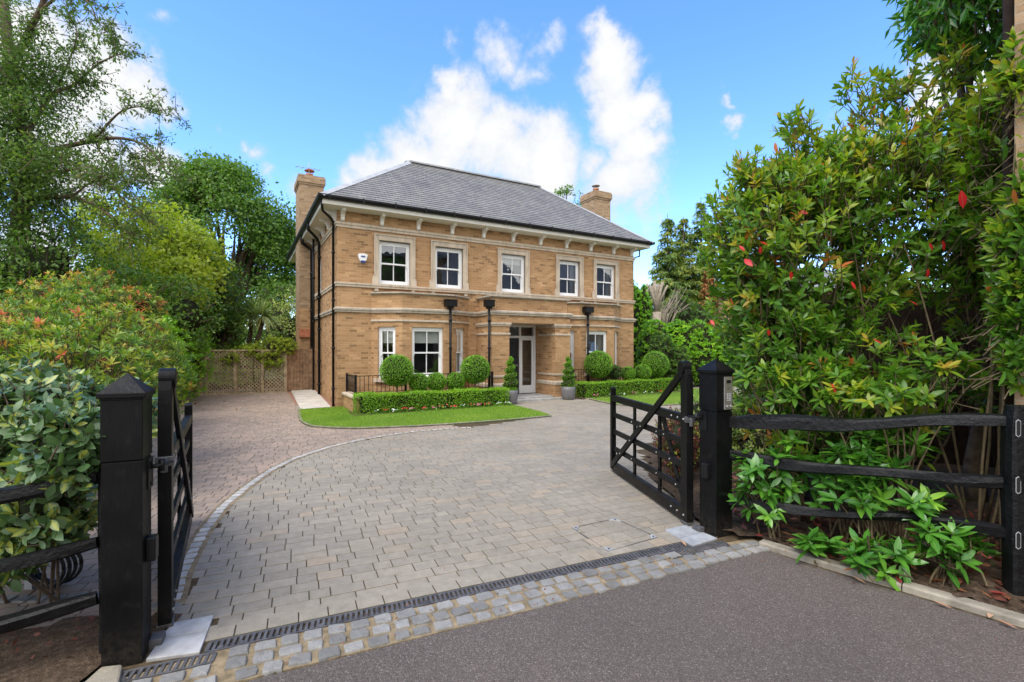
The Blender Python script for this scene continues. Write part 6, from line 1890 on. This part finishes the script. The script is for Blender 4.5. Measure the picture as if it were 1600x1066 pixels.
# ---- bedding plants
PM = {k: mat_plain('petal_' + k, c, .6, .15, 20) for k, c in {'red': (.55, .035, .03), 'white': (.8, .8, .78), 'pink': (.6, .16, .25), 'orange': (.62, .12, .05)}.items()}
def bedding(label, u, v, colour, seed):
    rng = np.random.default_rng(seed); x, y = hw(u, v)
    t = thing('bedding_plant', label, 'flower', (x, y, .04), 0, 'bedding flowers at the foot of the box hedges')
    n = 26; P = rng.normal(size=(n, 3)) * np.array([.05, .05, .012]) + np.array([0, 0, .035])
    leaf_mesh('leaves', P, nrm(rdir(rng, n) + np.array([0, 0, .4])), nrm(rdir(rng, n) * .4 + np.array([0, 0, 1])), .05, .03, rng.random(n), LM['rhodo'], t, 0)
    k = 22 if colour != 'white' else 10; c = rng.normal(size=(5, 3)) * np.array([.055, .055, .008]) + np.array([0, 0, .075]); i = rng.integers(0, 5, k)
    leaf_mesh('blooms', c[i], nrm(rdir(rng, k) + np.array([0, 0, .3])), nrm(np.array([0, -.4, 1]) + rng.normal(size=(k, 3)) * .3), .034, .034, rng.random(k), PM[colour], t, 0)
cols = ['white', 'orange', 'white', 'red', 'pink', 'red', 'pink', 'orange', 'red', 'white', 'red', 'pink', 'red', 'white', 'white']
pos = [.55, .72, 1.0, 1.2, 1.45, 1.75, 2.0, 2.25, 2.5, 2.75, 3.0, 3.2, 3.5, 3.8, 4.1]
names = ['at the left end of the left hedge foot']
for k, (cl_, u) in enumerate(zip(cols, pos)):
    nb_ = cols[k - 1] if k else None; nx = cols[k + 1] if k < len(cols) - 1 else None
    od = ['leftmost', 'second', 'third', 'fourth', 'fifth', 'sixth', 'seventh', 'eighth', 'ninth', 'tenth', 'eleventh', 'twelfth', 'thirteenth', 'fourteenth', 'last'][k]
    where = 'leftmost plant of the row' if not nb_ else 'last plant before the entrance' if not nx else f'{od} plant of the row from the left'
    bedding(f'{cl_} flowers under the left box hedge, {where}', u, -2.03 + .03 * math.sin(k * 2.1), cl_, 200 + k)
colsR = ['pink', 'white', 'white', 'pink', 'white', 'red']
for k, cl_ in enumerate(colsR):
    w_ = ['beside the entrance pot', 'second from the entrance', 'third from the entrance', 'fourth from the entrance', 'fifth from the entrance', 'furthest from the entrance'][k]
    bedding(f'{cl_} flowers under the right box hedge, {w_}', 7.6 + k * .55, -1.60, cl_, 230 + k)

# ---- fallen leaves
def litter(poly, n, seed, L, W, z, lo, hi, label, mat='dry'):
    rng = np.random.default_rng(seed); xs = [p[0] for p in poly]; ys = [p[1] for p in poly]; P = []
    while len(P) < n:
        x, y = rng.uniform(min(xs), max(xs)), rng.uniform(min(ys), max(ys))
        if inside(poly, x, y): P.append((x, y, z + .05 * rng.random()))
    P = np.array(P); D = nrm(rdir(rng, n) * np.array([1, 1, .25])); N = nrm(np.array([0, 0, 1.0]) + rng.normal(size=(n, 3)) * .35); sz = .6 + .7 * rng.random(n)
    o = leaf_mesh('fallen_leaves', P, D, N, L * sz, W * sz, lo + (hi - lo) * rng.random(n), LM[mat], None, 1, -.15, .35)
    return tag(o, label, 'leaf litter', kind='stuff')
litter([(1.95, 4.2), (2.3, 3.62), (2.65, 3.24), (3.0, 2.85), (3.9, 2.6), (4.6, 4.5), (4.4, 6.2), (2.6, 6.0)], 1500, 5, .10, .04, .035, 0, .92, 'dry red-brown leaves covering the soil under the tall shrub')
litter([(-2.2, 2.45), (-3.0, 2.2), (-3.4, 2.5), (-2.2, 2.8)], 120, 6, .035, .016, .03, .15, .6, 'small dry leaves scattered on the soil by the left fence')
litter([gp(300, 618), gp(440, 614), gp(400, 640), gp(290, 650)], 40, 8, .07, .05, .015, .5, 1, 'a few orange and yellow leaves at the end of the side drive')
kl2 = [fk(k * .3, 0, -.02)[:2] for k in range(11)]
litter(kl2 + [(x - .30, y - .26) for x, y in kl2[::-1]], 70, 12, .022, .010, .002, .1, 1, 'crumbs of dry leaf blown against the kerb')
litter([sn(-.4, 2.62), sn(3.3, 2.70), sn(3.3, 2.98), sn(-.4, 2.97)], 60, 13, .020, .009, .010, .2, 1, 'crumbs of dry leaf on the setts and drain')
litter([sn(-.2, 3.2), sn(3.0, 3.2), (1.2, 7.5), (-2.5, 7.5)], 45, 14, .024, .012, .002, .2, 1, 'a few leaf crumbs on the driveway paving')
road_leaves = [(1353, 914, .98, 'pale tan'), (1408, 922, .90, 'red'), (1487, 953, .97, 'pinkish tan'), (1545, 968, .99, 'cream'), (1072, 855, .99, 'cream'), (1590, 985, .96, 'tan'), (1318, 902, .8, 'brown')]
wh = ['on the tarmac by the kerb, nearest the gateway', 'lying against the kerb below the star-leaved low shrub', 'long and curled on the tarmac near the end fence post', 'on the tarmac below the kerb joint', 'on the drain in front of the keypad post', 'on the tarmac at the right edge', 'on the kerb beside the seedling shrub']
for k, ((px, py, rv, cn), w_) in enumerate(zip(road_leaves, wh)):
    rng = np.random.default_rng(300 + k); x, y = gp(px, py)
    a = rng.random() * 3
    o = leaf_mesh('fallen_leaf', np.array([[x, y, .010 if k not in (1, 6) else .045]]), np.array([[math.cos(a), math.sin(a), .05]]), np.array([[.1, .0, 1.0]]), np.array([.085]), np.array([.028]), np.array([rv]), LM['dry'], None, 2, -.1, .35)
    tag(o, f'{cn} fallen leaf {w_}', 'leaf', 'loose leaves on the road')
# ------------------------------------------------------------------ SKY, SUN, CAMERA
world = bpy.data.worlds.new('World'); scn.world = world; world.use_nodes = True
nt = world.node_tree; bgn = nt.nodes['Background']; outw = nt.nodes['World Output']
SUN_AZ, SUN_EL = math.atan2(-.42, -.62), math.radians(57)
sky = nt.nodes.new('ShaderNodeTexSky'); sky.sky_type = 'NISHITA'; sky.sun_disc = False
sky.sun_elevation = SUN_EL; sky.sun_rotation = SUN_AZ; sky.altitude = 50; sky.air_density = 1.0; sky.dust_density = .3; sky.ozone_density = 2.0
SKY_S = .15
def wn(t, **k):
    n = nt.nodes.new(t)
    for a, b in k.items(): setattr(n, a, b)
    return n
def wmath(op, a, b=None, c=None, clamp=False):
    n = wn('ShaderNodeMath', operation=op, use_clamp=clamp)
    for s, v in zip(n.inputs, (a, b, c)):
        if v is None: continue
        if hasattr(v, 'is_output'): nt.links.new(v, s)
        else: s.default_value = v
    return n.outputs[0]
tc = wn('ShaderNodeTexCoord').outputs['Generated']
def wnoise(scale, det, rough, dist=0.0):
    n = wn('ShaderNodeTexNoise'); n.inputs['Scale'].default_value = scale; n.inputs['Detail'].default_value = det; n.inputs['Roughness'].default_value = rough; n.inputs['Distortion'].default_value = dist
    nt.links.new(tc, n.inputs['Vector']); return n.outputs['Fac']
# cumulus heaps: (direction given by the picture position they stand at, angular radius, weight)
heaps = [(715, 190, 85, 1), (640, 240, 72, 1), (780, 225, 85, 1), (600, 275, 55, .9), (850, 270, 85, 1), (700, 130, 45, .9), (790, 92, 48, .62), (850, 72, 34, .55), (815, 120, 45, .6),
         (945, 105, 62, 1), (965, 170, 66, 1), (1000, 160, 50, .9), (940, 66, 36, .85), (985, 225, 48, .85), (965, 290, 75, .85), (1005, 325, 55, .7), (930, 250, 50, .7), (1137, 178, 26, .72), (1126, 146, 18, .66), (1148, 205, 16, .6), (705, 65, 32, .5),
         (1490, 100, 75, 1), (1450, 150, 50, .95), (1570, 60, 70, 1), (1560, 130, 60, 1), (150, 120, 90, 1), (225, 130, 52, .95), (240, 255, 55, .85), (60, 200, 110, 1), (110, 240, 90, 1), (275, 126, 20, .62), (20, 60, 90, .8), (400, 235, 40, .62), (425, 262, 26, .62), (375, 215, 26, .6), (465, 285, 30, .55), (330, 190, 30, .5), (240, 40, 40, .5),
         (560, 290, 40, .7), (1040, 330, 40, .55), (60, 420, 100, .8), (1300, 330, 150, .6), (640, 175, 30, .5)]
heaps += [(-600, 200, 220, 1), (-300, 60, 160, 1), (1900, 100, 200, 1), (2300, 250, 260, 1), (1750, 330, 120, .9)]
wv = wn('ShaderNodeTexNoise'); wv.inputs['Scale'].default_value = 7; wv.inputs['Detail'].default_value = 7; wv.inputs['Roughness'].default_value = .6; nt.links.new(tc, wv.inputs['Vector'])
wa = wn('ShaderNodeVectorMath', operation='MULTIPLY_ADD'); nt.links.new(wv.outputs['Color'], wa.inputs[0]); wa.inputs[1].default_value = (.16, .16, .16); wa.inputs[2].default_value = (-.08, -.08, -.08)
wb = wn('ShaderNodeVectorMath', operation='ADD'); nt.links.new(tc, wb.inputs[0]); nt.links.new(wa.outputs[0], wb.inputs[1]); warped = wb.outputs[0]
acc = None
for px, py, r, wgt in heaps:
    d = Vector(((px - 800) / F, 1, (HORIZ - py) / F)); ln = d.length; ang = r / F / (ln if abs(px - 800) < 900 else ln) ; d.normalize()
    dp = wn('ShaderNodeVectorMath', operation='DISTANCE'); nt.links.new(warped, dp.inputs[0]); dp.inputs[1].default_value = d
    m = wmath('MULTIPLY', wmath('SUBTRACT', 1.0, wmath('DIVIDE', dp.outputs['Value'], ang * 1.38), clamp=True), wgt * 1.25)
    acc = m if acc is None else wmath('MAXIMUM', acc, m)
# bright cloud cover added in the unseen sky behind the camera for fill light
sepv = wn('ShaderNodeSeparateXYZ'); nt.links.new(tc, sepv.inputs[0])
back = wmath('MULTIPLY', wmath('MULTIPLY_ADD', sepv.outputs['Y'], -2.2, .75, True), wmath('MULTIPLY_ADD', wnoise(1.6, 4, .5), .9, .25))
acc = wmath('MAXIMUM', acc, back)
n1 = wnoise(5.5, 12, .66, .25); n2 = wnoise(22, 6, .6)
field = wmath('ADD', acc, wmath('MULTIPLY', wmath('SUBTRACT', wmath('ADD', wmath('MULTIPLY', n1, .8), wmath('MULTIPLY', n2, .2)), .5), 1.55))
rmp = wn('ShaderNodeValToRGB'); rmp.color_ramp.interpolation = 'EASE'
rmp.color_ramp.elements[0].position = .28; rmp.color_ramp.elements[0].color = (0, 0, 0, 1); rmp.color_ramp.elements[1].position = .78; rmp.color_ramp.elements[1].color = (1, 1, 1, 1)
nt.links.new(field, rmp.inputs[0])
hs = wn('ShaderNodeHueSaturation'); hs.inputs['Saturation'].default_value = 1.18; hs.inputs['Value'].default_value = 1.12
nt.links.new(sky.outputs[0], hs.inputs['Color'])
tint = wn('ShaderNodeMix', data_type='RGBA', blend_type='MULTIPLY'); tint.inputs[0].default_value = 1; tint.inputs[7].default_value = (.76, .81, 1.0, 1); nt.links.new(hs.outputs[0], tint.inputs[6])
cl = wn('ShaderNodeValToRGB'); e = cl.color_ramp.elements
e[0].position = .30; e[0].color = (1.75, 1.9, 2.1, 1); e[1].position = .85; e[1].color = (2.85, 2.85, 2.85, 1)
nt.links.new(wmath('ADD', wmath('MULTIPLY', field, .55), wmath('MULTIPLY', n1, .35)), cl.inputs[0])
bk = wn('ShaderNodeMix', data_type='RGBA'); nt.links.new(wmath('MULTIPLY_ADD', sepv.outputs['Y'], -3.0, 1.0, True), bk.inputs[0]); bk.inputs[7].default_value = (5.4, 5.3, 5.1, 1); nt.links.new(cl.outputs[0], bk.inputs[6])  # added cover behind the camera glows brighter than the visible clouds, as fill
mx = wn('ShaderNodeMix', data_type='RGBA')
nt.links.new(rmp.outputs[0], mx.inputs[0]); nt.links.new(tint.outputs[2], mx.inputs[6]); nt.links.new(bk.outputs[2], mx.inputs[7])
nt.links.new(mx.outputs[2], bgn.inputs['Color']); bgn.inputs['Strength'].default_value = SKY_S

sd_ = bpy.data.lights.new('Sun', 'SUN'); sd_.energy = 1.25; sd_.angle = math.radians(40); sd_.color = (1, .955, .88)
so = bpy.data.objects.new('Sun', sd_); COL.objects.link(so)
dirv = Vector((math.sin(SUN_AZ) * math.cos(SUN_EL), math.cos(SUN_AZ) * math.cos(SUN_EL), math.sin(SUN_EL)))
so.rotation_euler = (-dirv).to_track_quat('-Z', 'Y').to_euler(); so.location = dirv * 60

cd = bpy.data.cameras.new('Camera'); cam = bpy.data.objects.new('Camera', cd); COL.objects.link(cam)
cd.sensor_width = 36; cd.lens = 36 * F / 1600; cd.shift_y = (HORIZ - 533) / 1600; cd.clip_end = 2000; cd.clip_start = .05
cam.location = (0, 0, CAM_H); cam.rotation_euler = (PI / 2, 0, 0)
scn.camera = cam
vs = scn.view_settings; vs.view_transform = 'Standard'; vs.look = 'None'; vs.gamma = 1; vs.exposure = 1.38; vs.use_curve_mapping = False
scn.cycles.max_bounces = 8; scn.cycles.transparent_max_bounces = 12; scn.cycles.caustics_reflective = False; scn.cycles.caustics_refractive = False
scn.cycles.use_denoising = True
